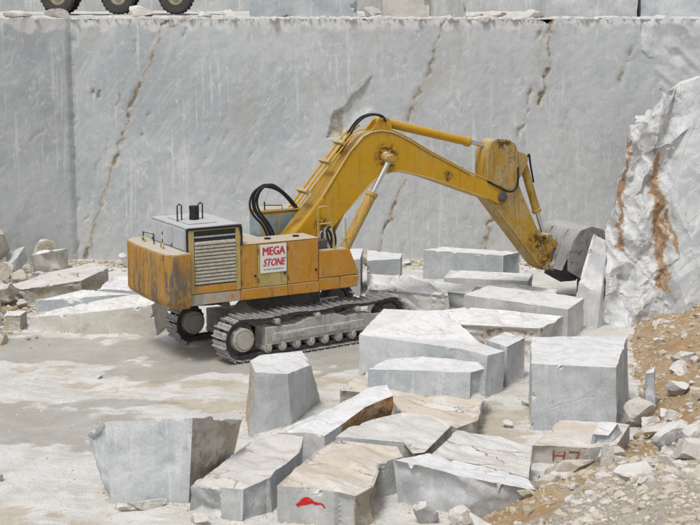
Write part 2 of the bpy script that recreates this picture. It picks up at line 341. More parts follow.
class MB:
    def __init__(s): s.bm = bmesh.new()
    def box(s, x0, x1, y0, y1, z0, z1):
        v = [s.bm.verts.new(p) for p in ((x0, y0, z0), (x1, y0, z0), (x1, y1, z0), (x0, y1, z0), (x0, y0, z1), (x1, y0, z1), (x1, y1, z1), (x0, y1, z1))]
        for f in ((3, 2, 1, 0), (4, 5, 6, 7), (0, 1, 5, 4), (1, 2, 6, 5), (2, 3, 7, 6), (3, 0, 4, 7)): s.bm.faces.new([v[i] for i in f])
        return s
    def prism(s, poly, y0, y1):
        """XZ outline pushed from y0 to y1"""
        a = [s.bm.verts.new((x, y0, z)) for x, z in poly]; b = [s.bm.verts.new((x, y1, z)) for x, z in poly]; n = len(poly)
        s.bm.faces.new(a); s.bm.faces.new(b[::-1])
        for i in range(n): s.bm.faces.new((a[i], b[i], b[(i + 1) % n], a[(i + 1) % n]))
        return s
    def plan(s, poly, z0, z1):
        a = [s.bm.verts.new((x, y, z0)) for x, y in poly]; b = [s.bm.verts.new((x, y, z1)) for x, y in poly]; n = len(poly)
        s.bm.faces.new(a[::-1]); s.bm.faces.new(b)
        for i in range(n): s.bm.faces.new((a[i], a[(i + 1) % n], b[(i + 1) % n], b[i]))
        return s
    def cyl(s, p0, p1, r, seg=20, r2=None):
        p0 = Vector(p0); p1 = Vector(p1); d = p1 - p0; r2 = r if r2 is None else r2
        q = d.to_track_quat('Z', 'Y').to_matrix(); A = []; B = []
        for i in range(seg):
            t = 2 * math.pi * i / seg; u = q @ Vector((math.cos(t), math.sin(t), 0)); A.append(s.bm.verts.new(p0 + u * r)); B.append(s.bm.verts.new(p1 + u * r2))
        s.bm.faces.new(A[::-1]); s.bm.faces.new(B)
        for i in range(seg): s.bm.faces.new((A[i], A[(i + 1) % seg], B[(i + 1) % seg], B[i]))
        return s
    def tube(s, pts, r, seg=8, sm=0):
        pts = [Vector(p) for p in pts]
        for _ in range(sm):
            q = [pts[0]]
            for a, b in zip(pts, pts[1:]): q += [a * 0.75 + b * 0.25, a * 0.25 + b * 0.75]
            pts = q + [pts[-1]]
        rings = []; up = Vector((0, 1, 0.02)).normalized()
        for i, p in enumerate(pts):
            d = (pts[min(i + 1, len(pts) - 1)] - pts[max(i - 1, 0)]).normalized()
            u = up.cross(d)
            if u.length < 0.1: u = Vector((1, 0, 0)).cross(d)
            u.normalize(); w = d.cross(u)
            rings.append([s.bm.verts.new(p + (u * math.cos(t) + w * math.sin(t)) * r) for t in (2 * math.pi * k / seg for k in range(seg))])
        for a, b in zip(rings, rings[1:]):
            for k in range(seg): s.bm.faces.new((a[k], a[(k + 1) % seg], b[(k + 1) % seg], b[k]))
        s.bm.faces.new(rings[0][::-1]); s.bm.faces.new(rings[-1]); return s
    def build(s, name, mat, parent=None, bevel=0.0, seg=1, angle=35, dent=0.0):
        bm = s.bm; bmesh.ops.recalc_face_normals(bm, faces=bm.faces[:])
        if bevel:
            es = [e for e in bm.edges if len(e.link_faces) == 2 and e.calc_face_angle(0) > R(35)]
            bmesh.ops.bevel(bm, geom=es, offset=bevel, segments=seg, affect='EDGES', clamp_overlap=True)
        if dent:
            bmesh.ops.triangulate(bm, faces=bm.faces[:]); refine(bm, 0.16)
            for v in bm.verts: v.co += Vector((fbm(v.co, 1.6, 3), fbm(v.co + Vector((7, 0, 0)), 1.6, 3), fbm(v.co + Vector((0, 7, 0)), 1.6, 3))) * dent
        return link(name, finish(bm, name, angle), M[mat] if isinstance(mat, str) else mat, parent)

def heightmesh(name, xs, ys, f, mats, attrs=()):
    """grid over xs × ys with f(x,y) -> (point, {attr: value})"""
    nx, ny = len(xs), len(ys); V = []; A = {a: [] for a in attrs}
    for y in ys:
        for x in xs:
            p, at = f(x, y); V.append(p)
            for a in attrs: A[a].append(at[a])
    F = [(j * nx + i, j * nx + i + 1, (j + 1) * nx + i + 1, (j + 1) * nx + i) for j in range(ny - 1) for i in range(nx - 1)]
    me = bpy.data.meshes.new(name); me.from_pydata(V, [], F)
    for a in attrs: me.attributes.new(a, 'FLOAT', 'POINT').data.foreach_set('value', A[a])
    me.polygons.foreach_set('use_smooth', [True] * len(F)); me.set_sharp_from_angle(angle=R(26))
    return link(name, me, mats)
def spread(a, b, st, lo, hi, grow=1.35):
    v = []; x = a
    while x <= b + 1e-6: v.append(x); x += st
    s = st; x = v[-1]
    while x < hi: s *= grow; x = min(hi, x + s); v.append(x)
    s = st; x = a; pre = []
    while x > lo: s *= grow; x = max(lo, x - s); pre.append(x)
    return pre[::-1] + v
def pdist(x, z, pts):
    b = 9e9; best = 0
    for (ax, az), (bx, bz) in zip(pts, pts[1:]):
        dx, dz = bx - ax, bz - az; t = max(0, min(1, ((x - ax) * dx + (z - az) * dz) / (dx * dx + dz * dz)))
        d = math.hypot(x - ax - dx * t, z - az - dz * t)
        if d < b: b = d
    return b
def inpoly(x, y, P):
    r = False; j = len(P) - 1
    for i in range(len(P)):
        if (P[i][1] > y) != (P[j][1] > y) and x < (P[j][0] - P[i][0]) * (y - P[i][1]) / (P[j][1] - P[i][1]) + P[i][0]: r = not r
        j = i
    return r

# ================================================================== GROUND
MUD = [(-9.0, 38.4, 5.6, 1.5), (-8.3, 31.4, 3.6, 1.7), (-5.0, 35.9, 1.3, 0.8), (-3.0, 36.6, 2.4, 0.7), (-1.2, 38.5, 3.5, 2.2), (-12, 34.6, 1.5, .6), (-5.6, 33.2, 1.2, .35)]
TAN = [(-7.9, 36.4, 1.0, 0.35), (-3.9, 34.9, 2.6, 0.40), (-2.6, 33.2, 1.6, 0.5), (-8.6, 26.3, 1.5, 0.6), (-6.0, 25.5, 1.4, 0.5), (-1.0, 35.2, 1.2, .4), (-10.5, 40.3, 1.2, .4), (3.3, 31.6, .7, 1.6)]
def ground(x, y):
    p = Vector((x, y, 0)); n = fbm(p, 0.8, 5); n2 = fbm(p + Vector((40, 0, 0)), 2.2, 4)
    wob = n * 0.45 + n2 * 0.35
    mud = max(sst(1.25, 0.8, math.hypot((x - a) / c, (y - b) / d) + wob) for a, b, c, d in MUD)
    tan = max(sst(1.3, 0.6, math.hypot((x - a) / c, (y - b) / d) + wob * 3.0) for a, b, c, d in TAN)
    h = 0.05 * n + 0.018 * n2; h = h * (1 - mud * 0.85) - 0.02 * mud
    h += 0.02 * max(0, fbm(p, 5, 3)) * (1 - mud)
    return (x, y, h), {'mud': mud, 'tan': tan}
k = NT('quarry_floor'); c = k.coord('Object'); mud = k.attr('mud'); tanv = k.attr('tan')
n1 = k.noise(c, 0.9, 7, 0.65, 0.6); n2 = k.noise(c, 4, 6, 0.7, 0.8); fine = k.noise(c, 30, 4, 0.65)
st = k.noise(k.remap(c, (1, 3.5, 1), (0, 0, 0.2)), 1.2, 6, 0.65, 0.8)
col = k.mix(k.step(n1, 0.36, 0.62), (0.68, 0.67, 0.64), (0.56, 0.54, 0.49))
col = k.mix(k.step(st, 0.50, 0.62, 0, 0.8), col, (0.70, 0.69, 0.66))
col = k.mix(k.step(n2, 0.58, 0.70, 0, 0.45), col, (0.44, 0.41, 0.34))
mcol = k.mix(k.step(n1, 0.35, 0.65), (0.50, 0.485, 0.445), (0.43, 0.405, 0.35))
mcol = k.mix(k.step(n2, 0.60, 0.70, 0, 0.6), mcol, (0.56, 0.545, 0.51))
mm = k.step(k.math('ADD', mud, k.math('MULTIPLY', k.math('SUBTRACT', n2, 0.5), 0.9)), 0.2, 0.8)
col = k.mix(mm, col, mcol)
tm = k.step(k.math('ADD', tanv, k.math('MULTIPLY', k.math('SUBTRACT', n2, 0.5), 1.2)), 0.35, 1.1, 0, 0.6)
col = k.mix(tm, col, (0.43, 0.35, 0.22))
col = k.mix(k.step(fine, 0.46, 0.70, 0, 0.5), col, (0.32, 0.29, 0.24))
bmp = k.bump(k.math('ADD', n2, k.math('MULTIPLY', fine, 0.45)), 0.6, 0.05)
flo = k.done(col, k.step(mm, 0, 1, 0.92, 0.32), bmp)
g = heightmesh('ground', spread(-13, 9, 0.12, -160, 160), spread(18, 50, 0.12, -60, 200), ground, flo, ('mud', 'tan'))
tag(g, kind='structure')

# ================================================================== QUARRY FACE
CR = [([(-6.51, 8.5), (-7.07, 7.17), (-7.64, 5.94), (-8.14, 4.34), (-8.69, 2.9), (-9.4, 0.72), (-9.6, 0)], .05, .9),
      ([(-7.48, 7.87), (-8.16, 6.11), (-8.76, 3.98), (-9.26, 2.9), (-9.7, 0.6)], .03, .6),
      ([(-13.2, 2.6), (-12.55, 3.19), (-10.77, 4.77)], .03, .35), ([(3.3, 8.6), (3.17, 8.22), (2.9, 6.99), (2.31, 5.76), (1.96, 4.98), (1.4, 3.2)], .04, .8),
      ([(6.97, 8.6), (6.71, 7.52), (6.49, 6.47), (6.23, 5.23), (5.73, 3.62)], .05, .6), ([(7.15, 8.6), (6.97, 7.17), (6.85, 6.11), (6.72, 5.58)], .06, 1.0),
      ([(5.75, 3.0), (5.57, 2.54), (5.05, 1.26), (4.78, 0.0)], .05, 1.0), ([(1.97, 2.9), (1.44, 1.63), (1.0, 0.2)], .05, 1.0),
      ([(-1.9, 6.6), (-1.3, 5.2), (-1.5, 3.9), (-1.1, 2.6)], .02, .3), ([(-9.85, 8.7), (-9.85, 0)], .06, .15), ([(-6.2, 8.3), (-5.6, 8.7)], .1, .7),
      ([(-7.0, 8.0), (-7.9, 5.2), (-8.6, 2.0)], .02, .35), ([(2.6, 3.4), (2.1, 1.5), (1.8, 0.1)], .02, .5), ([(-2.2, 3.6), (-2.6, 1.2)], .02, .25)]
rgc = random.Random(21)
for i in range(26):
    x0, z0 = rgc.choice([(-7.6, 4.5), (2.2, 5.0), (6.4, 5.0), (1.7, 1.8), (5.3, 1.8), (-4, 5)]); x0 += rgc.gauss(0, .9); z0 += rgc.gauss(0, 1.6); l = rgc.uniform(.6, 2.2); sl_ = rgc.uniform(.25, .55)
    CR.append(([(x0, z0), (x0 - l * sl_ * .5 + rgc.uniform(-.08, .08), z0 - l * .5), (x0 - l * sl_, z0 - l)], .02, rgc.uniform(.25, .75)))
SPOT = [(-7.19, 5.23, .16), (-7.42, 4.52, .14), (-8.15, 4.16, .14), (2.83, 6.99, .2), (2.14, 5.34, .2), (6.79, 5.76, .22), (-9.12, 6.04, .13), (-6.34, 8.25, .17), (-5.85, 8.08, .15),
        (7.0, 8.2, .45), (6.7, 8.1, .3), (-8.9, 6.0, .1), (4.9, .7, .3), (1.3, 1.2, .25), (9.6, 6.6, .5), (9.9, 7.4, .4)]
PALE = [([(-4.6, 3.8), (-4.0, 4.9), (-3.2, 5.94), (-1.77, 6.89), (1.59, 7.87)], .07), ([(-12, 7.8), (-11.9, 4.0)], .14), ([(8.6, 6), (9.4, 2.6)], .1)]
CHIP = [(0.76, 6.62), (0.42, 6.2), (0.02, 5.85), (-0.2, 5.5), (-0.62, 5.32), (-0.70, 4.9), (-0.85, 4.38), (-0.20, 4.44), (0.12, 4.8), (0.30, 5.12), (0.78, 5.45)]
STEP = [(10.25, 9.2), (10.27, 7.55), (10.75, 7.2), (10.88, 6.47), (11.1, 6.0), (13.5, 5.4), (13.5, 9.2)]
def face(x, v):
    top = 8.66 + 0.07 * fbm((x, 0, 3), 1.3, 4) - 0.14 * max(0, fbm((x, 5, 0), 2.8, 3)) - 0.16 * math.exp(-((x - 6.95) / 0.3) ** 2)
    if v > 8.72: return (x, 53.8 - (max(0, -9.85 - x) * .62) - (max(0, x - 13) * .25), top + 0.01), {'rust': 0., 'pale': .8}
    z = v if v < 7.9 else 7.9 + (v - 7.9) * (top - 7.9) / (8.7 - 7.9)
    p = Vector((x, 0, z)); rust = pale = 0.0
    d = 0.03 * fbm(p, 0.35, 2) + 0.012 * fbm(Vector((x * 2.5, 0, z * 0.35)), 1.0, 3) + 0.008 * fbm(p, 4, 3)
    wob = 0.10 * fbm(p, 2.5, 4)
    for pts, dep, ru in CR:
        if not (min(q[0] for q in pts) - .8 < x < max(q[0] for q in pts) + .8 and min(q[1] for q in pts) - .8 < z < max(q[1] for q in pts) + .8): continue
        r = pdist(x + wob * 1.6, z, pts)
        gap = sst(-0.05, 0.35, fbm(p + Vector((pts[0][0] * 7, 3, 0)), 1.7, 4))
        d -= dep * gap * math.exp(-(r / 0.06) ** 2)
        rust = max(rust, ru * (0.40 * math.exp(-(r / 0.05) ** 2) + 0.35 * gap * math.exp(-(r / 0.055) ** 2) + min(1, dep / .045) * (0.22 * math.exp(-(r / 0.25) ** 2) + 0.10 * math.exp(-(r / 0.7) ** 2))))
    for sx, sz, sr in SPOT:
        ux, uz = x - sx, z - sz; r = math.hypot((ux * .93 - uz * .37) * 2.6, (ux * .37 + uz * .93) * .75) + wob * 1.6
        if r < sr * 2: q = math.exp(-(max(0, r + 0.12 * fbm(p, 7, 3)) / sr) ** 2 * 2.6); d -= 0.045 * q; rust = max(rust, 0.7 * q)
    for pts, w in PALE:
        pale = max(pale, 0.30 * math.exp(-(pdist(x + wob * .8, z, pts) / w) ** 2))
    if inpoly(x + wob * .5, z + wob * .5, CHIP):
        e = pdist(x, z, CHIP + CHIP[:1]); d -= 0.03 + min(0.09, e * 0.45); rust = max(rust, 0.24 + 0.25 * fbm(p, 1.5, 3) if x > -0.25 else 0.62)
    if inpoly(x + wob * .4, z + wob * .4, STEP):
        d -= 0.12 + 0.13 * tri(x * 1.3, z * .8, 3.3) + 0.05 * tri(x * 4 + z, z * 3, 8.3) + 0.02 * fbm(p, 2, 4); pale = max(pale, 0.45)
    tz = sst(8.0, 8.62, z + 0.25 * fbm((x, 9, z), 2.0, 3)); pale = max(pale, tz)
    d -= 0.03 * tz * max(0, 0.1 + fbm((x, 2, z), 3.2, 4))
    y = 52.0 - d
    if x < -9.85: y -= (-9.85 - x) * 0.62 + 0.10 * sst(-9.85, -10.0, x)
    if x > 13: y -= (x - 13) * 0.25
    return (x, y, z), {'rust': min(1, rust), 'pale': pale}
k = NT('quarry_face_marble'); c = k.coord('Object'); ru = k.attr('rust'); pa = k.attr('pale')
big = k.noise(c, 0.22, 5, 0.6, 0.6); mid = k.noise(c, 1.4, 6, 0.65, 0.8); n2 = k.noise(c, 5, 6, 0.7, 0.6); fine = k.noise(c, 28, 3)
col = k.mix(k.step(big, 0.38, 0.62), (0.395, 0.428, 0.44), (0.51, 0.533, 0.535))
dv = k.noise(k.remap(c, (0.3, 1, 1.5), (0, 0.95, 0)), 1.1, 6, 0.75, 1.6)
col = k.mix(k.step(dv, 0.50, 0.58, 0, 0.40), col, (0.58, 0.585, 0.58))
gx = k.n('ShaderNodeSeparateXYZ'); k.put(gx.inputs[0], c)
col = k.mix(k.step(gx.outputs[0], -4, 5, 0.0, 0.5), col, (0.54, 0.54, 0.53))
col = k.mix(k.step(mid, 0.52, 0.62, 0, 0.35), col, (0.37, 0.395, 0.41))
vs = k.noise(k.remap(c, (3.4, 1, 0.14)), 1.5, 5, 0.7, 0.15); vm = k.noise(c, 0.35, 3)
col = k.mix(k.math('MULTIPLY', k.step(vs, 0.55, 0.63), k.step(vm, 0.40, 0.60, 0.15, 0.85)), col, (0.62, 0.62, 0.61))
v2 = k.noise(k.remap(c, (6, 1, 0.5)), 1.3, 5, 0.7, 0.2)
col = k.mix(k.math('MULTIPLY', k.step(v2, 0.63, 0.70), k.step(k.noise(c, 0.45, 2), 0.52, 0.66)), col, (0.70, 0.695, 0.68))
col = k.mix(k.step(k.noise(c, 1.5, 7, 0.85, 1.2), 0.58, 0.64, 0, 0.6), col, (0.64, 0.645, 0.635))
bt = k.noise(k.remap(c, (1.4, 1, 0.5), (0, -0.35, 0)), 0.6, 6, 0.65, 0.7)
col = k.mix(k.step(bt, 0.54, 0.75, 0, 0.45), col, (0.42, 0.39, 0.335))
col = k.mix(k.step(k.math('ADD', pa, k.math('MULTIPLY', k.math('SUBTRACT', n2, 0.5), 0.9)), 0.25, 0.75, 0, 0.85), col, (0.66, 0.655, 0.64))
rm = k.math('ADD', ru, k.math('MULTIPLY', k.math('SUBTRACT', n2, 0.5), 0.9))
n3 = k.noise(c, 13, 5, 0.75, 0.5); rm = k.math('ADD', rm, k.math('MULTIPLY', k.math('SUBTRACT', n3, 0.5), 0.7))
col = k.mix(k.step(rm, 0.10, 0.60, 0, 0.6), col, (0.40, 0.36, 0.29))
rc = k.mix(k.step(mid, 0.4, 0.6), (0.30, 0.20, 0.105), (0.20, 0.165, 0.12))
col = k.mix(k.step(rm, 0.45, 0.8, 0, 0.85), col, rc)
col = k.mix(k.step(n3, 0.55, 0.70, 0, 0.22), col, (0.33, 0.335, 0.335))
col = k.mix(k.step(fine, 0.48, 0.75, 0, 0.25), col, (0.25, 0.25, 0.25))
col = k.mix(k.step(k.noise(k.remap(c, (3.0, 1, 0.9)), 2.2, 5, 0.75, 0.6), k.step(vm, 0.40, 0.62, 0.68, 0.55), k.step(vm, 0.40, 0.62, 0.76, 0.64), 0, 0.65), col, (0.66, 0.657, 0.64))
for rr_, sc_, th_ in ((0.78, 0.5, .006),):
    wc = k.vec('ADD', k.remap(c, (1.0, 1.0, .16), (0, rr_ - 1.2, 0)), k.vec('MULTIPLY', k.noise(c, 1.5, 4, 0.7), (.22, .22, .22)))
    ln = k.step(k.voro(wc, sc_), 0.0, th_, 1.0, 0.0)
    col = k.mix(k.math('MULTIPLY', ln, k.step(k.noise(c, 0.5, 3), 0.50, 0.66, 0, .6)), col, (0.30, 0.26, 0.21))
wm = k.done(col, 0.78, k.bump(k.math('ADD', k.math('MULTIPLY', n2, 0.7), k.math('MULTIPLY', fine, 0.3)), 0.35, 0.03))
wz = [-0.3 + 0.055 * i for i in range(165)]
wz = [z for z in wz if z < 8.68] + [8.7, 8.75]
w = heightmesh('quarry_face', spread(-13.2, 12.6, 0.055, -70, 70), wz, face, wm, ('rust', 'pale')); tag(w, kind='structure')

def bench(x, y):
    h = 8.60 + 0.05 * fbm((x, y, 0), 0.9, 4) + 0.03 * fbm((x, y, 4), 3, 3)
    y2 = y
    if x < -9.85: y2 -= (-9.85 - x) * 0.62 * (1 - sst(52, 70, y))
    if x > 13: y2 -= (x - 13) * 0.25 * (1 - sst(52, 70, y))
    return (x, y2, h), {'mud': sst(0.1, .5, fbm((x, y, 9), .5, 3)) * .6, 'tan': 0.15}
tag(heightmesh('bench_ground', spread(-14, 13, 0.3, -70, 70), spread(52.02, 62, 0.3, 52.02, 160), bench, flo, ('mud', 'tan')), kind='structure')
def upper(x, z):
    d = 0.4 * fbm((x, 0, z), 0.25, 3) + 0.06 * fbm((x, 0, z), 1.4, 3); return (x, 74 - d, z), {'rust': max(0, fbm((x, 3, z), .4, 4)) * .7, 'pale': 0.15}
tag(heightmesh('upper_quarry_face', [-70 + 0.5 * i for i in range(281)], [8.3 + 0.4 * i for i in range(26)], upper, wm, ('rust', 'pale')), kind='structure')

# ================================================================== EARTH BANK ON THE RIGHT
BB = [(-1.0, 17.0), (0.6, 22.0), (2.2, 25.2), (3.6, 27.3), (5.3, 28.6), (6.4, 30.6), (7.05, 33.5), (7.3, 36.2), (8.0, 40.2), (8.6, 43)]
def bdist(x, y):
    d = pdist(x, y, BB)
    for (ax, ay), (bx, by) in zip(BB, BB[1:]):
        if ay <= y <= by:
            xb = ax + (bx - ax) * (y - ay) / (by - ay); return d if x > xb else -d
    return d if (y < 17 and x > -1) or (y > 43 and x > 8.6) else -d
def bank_z(x, y):
    d = bdist(x, y) - 6 * sst(41.2, 42.3, y); n = fbm((x, y, 1), 0.7, 4)
    h = 0.44 * max(d, -0.4) + 0.22 * n * sst(0, 1.2, d) + 0.05 * fbm((x, y, 6), 2.6, 4) * sst(-.3, .5, d)
    h = h if h < 1.8 else 1.8 + (h - 1.8) * 0.45
    return h * (0.45 + 0.55 * sst(14, 24, y)) if h > 0 else h
def bankgrey(x, y):
    return sst(29.3, 26.8, y + 1.3 * fbm((x, y, 2), 0.6, 3) - 0.55 * (x - 5)) * sst(0.9, 2.3, bdist(x, y) + 0.6 * fbm((x, y, 8), 0.9, 3))
def bankf(x, y): return (x, y, bank_z(x, y) + 0.01), {'grey': bankgrey(x, y)}
k = NT('earth_bank'); c = k.coord('Object'); gr = k.attr('grey')
n1 = k.noise(c, 0.9, 6, 0.65, 0.5); n2 = k.noise(c, 4.5, 6, 0.7, 0.5); fine = k.noise(c, 24, 4, 0.7)
col = k.mix(k.step(n1, 0.38, 0.62), (0.42, 0.275, 0.135), (0.48, 0.355, 0.215))
col = k.mix(k.step(n2, 0.52, 0.66, 0, 0.7), col, (0.52, 0.455, 0.36))
gc = k.mix(k.step(n2, 0.4, 0.65), (0.42, 0.375, 0.305), (0.50, 0.46, 0.40))
col = k.mix(k.step(k.math('ADD', gr, k.math('MULTIPLY', k.math('SUBTRACT', n2, 0.5), 0.8)), 0.3, 0.7), col, gc)
col = k.mix(k.step(fine, 0.48, 0.7, 0, 0.45), col, (0.22, 0.165, 0.10))
ebm = k.done(col, 0.95, k.bump(k.math('ADD', n2, k.math('MULTIPLY', fine, 0.6)), 0.9, 0.08))
tag(heightmesh('dirt_bank', spread(0, 10.5, 0.11, -3, 40), spread(20, 41.5, 0.11, 8, 42.3), bankf, ebm, ('grey',)), kind='structure')

def mound(x, y):
    return 0.75 * math.exp(-(((x + 11.6) / 1.1) ** 2 + ((y - 43.6) / 2.2) ** 2)) + 0.10 * fbm((x, y, 3), 1.3, 4) - 0.08
def moundf(x, y): return (x, y, mound(x, y)), {'grey': 0.25 + 0.4 * fbm((x, y, 7), .9, 3)}
tag(heightmesh('dirt_mound', [-16 + .13 * i for i in range(54)], [39.5 + .13 * i for i in range(66)], moundf, ebm, ('grey',)), kind='structure')
# loose gravel: too many to count, one mesh per spread
ICO = None
def gravel(name, pts, mats):
    """pts: (x,y,z,size,tone)"""
    global ICO
    if ICO is None:
        b = bmesh.new(); bmesh.ops.create_icosphere(b, subdivisions=1, radius=1); ICO = ([v.co.copy() for v in b.verts], [[v.index for v in f.verts] for f in b.faces]); b.free()
    V = []; F = []; T = []; rg = random.Random(len(pts))
    for x, y, z, s, tn in pts:
        a, b_, c_ = rg.uniform(.6, 1.25), rg.uniform(.5, 1.0), rg.uniform(.35, .8); th = rg.uniform(0, 6.28); ct, stt = math.cos(th), math.sin(th); o = len(V)
        for v in ICO[0]:
            q = 1 + rg.uniform(-.22, .22); vx, vy, vz = v.x * a * q * s, v.y * b_ * q * s, v.z * c_ * q * s
            V.append((x + vx * ct - vy * stt, y + vx * stt + vy * ct, z + vz - s * .05)); T.append(tn)
        F += [[o + i for i in f] for f in ICO[1]]
    me = bpy.data.meshes.new(name); me.from_pydata(V, [], F); me.attributes.new('tone', 'FLOAT', 'POINT').data.foreach_set('value', T)
    o = link(name, me, mats); o['kind'] = 'stuff'; return o
k = NT('gravel_stone'); c = k.coord('Object'); tn = k.attr('tone'); n2 = k.noise(c, 12, 4)
col = k.mix(k.step(tn, 0.0, 0.5), (0.34, 0.25, 0.145), (0.52, 0.46, 0.37)); col = k.mix(k.step(tn, 0.5, 1.0), col, (0.64, 0.62, 0.58))
GRV = k.done(k.mix(k.step(n2, .4, .7, 0, .4), col, (0.36, 0.33, 0.29)), 0.95)
rg = random.Random(3); P = []
for i in range(80000):
    x, y = rg.uniform(1, 11), rg.uniform(20, 41)
    if abs(x) > y * 0.265 + 0.6: continue
    d = bdist(x, y)
    if d < -0.12: continue
    cl = fbm((x, y, 12), 0.9, 3); g_ = bankgrey(x, y)
    if rg.random() > 0.24 + 0.6 * cl + 0.5 * g_ + (0.25 if d < .8 else 0): continue
    s = min(0.19, 0.020 * math.exp(rg.gauss(0.15, 0.78)))
    P.append((x, y, max(bank_z(x, y), 0) + 0.005, s, min(1, max(0, rg.gauss(0.24 + 0.30 * g_ + 0.15 * cl, 0.24)))))
    if len(P) > 19000: break
o = gravel('gravel', P, GRV); tag(o, 'loose pale gravel strewn over the earth bank', 'gravel')
P = []
for i in range(2600):
    x, y = rg.uniform(-10, 6), rg.uniform(22, 39.5)
    if fbm((x, y, 20), 0.6, 3) < rg.uniform(-.35, .4): continue
    P.append((x, y, ground(x, y)[0][2], 0.014 * math.exp(rg.gauss(0.1, 0.55)), rg.uniform(0.2, 1)))
o = gravel('floor_grit', P, GRV); tag(o, 'small stone chips scattered on the quarry floor', 'stone chips')
P = []
for i in range(2200):
    x = rg.uniform(-13, 12.5); y = 51.9 + abs(rg.gauss(0, 0.5))
    if x < -9.85: y -= (-9.85 - x) * 0.62
    P.append((x, y, 8.60, 0.03 * math.exp(rg.gauss(0.1, 0.6)), rg.uniform(0.75, 1)))
for i in range(2500):
    x, y = rg.gauss(-11.0, 1.1), rg.gauss(44.5, 2.4)
    P.append((x, y, max(0.02, mound(x, y)), 0.04 * math.exp(rg.gauss(0.1, 0.6)), rg.uniform(0.1, .8)))
for i in range(2200):
    x = rg.uniform(-11.5, 7.5); y = 51.7 - abs(rg.gauss(0, 0.8)) - (max(0, -9.85 - x) * .62)
    P.append((x, y, 0.03, 0.04 * math.exp(rg.gauss(0.1, 0.6)), rg.uniform(0.15, .9)))
o = gravel('rubble', P, GRV); tag(o, 'crushed marble rubble along the foot and crest of the quarry face', 'rubble')

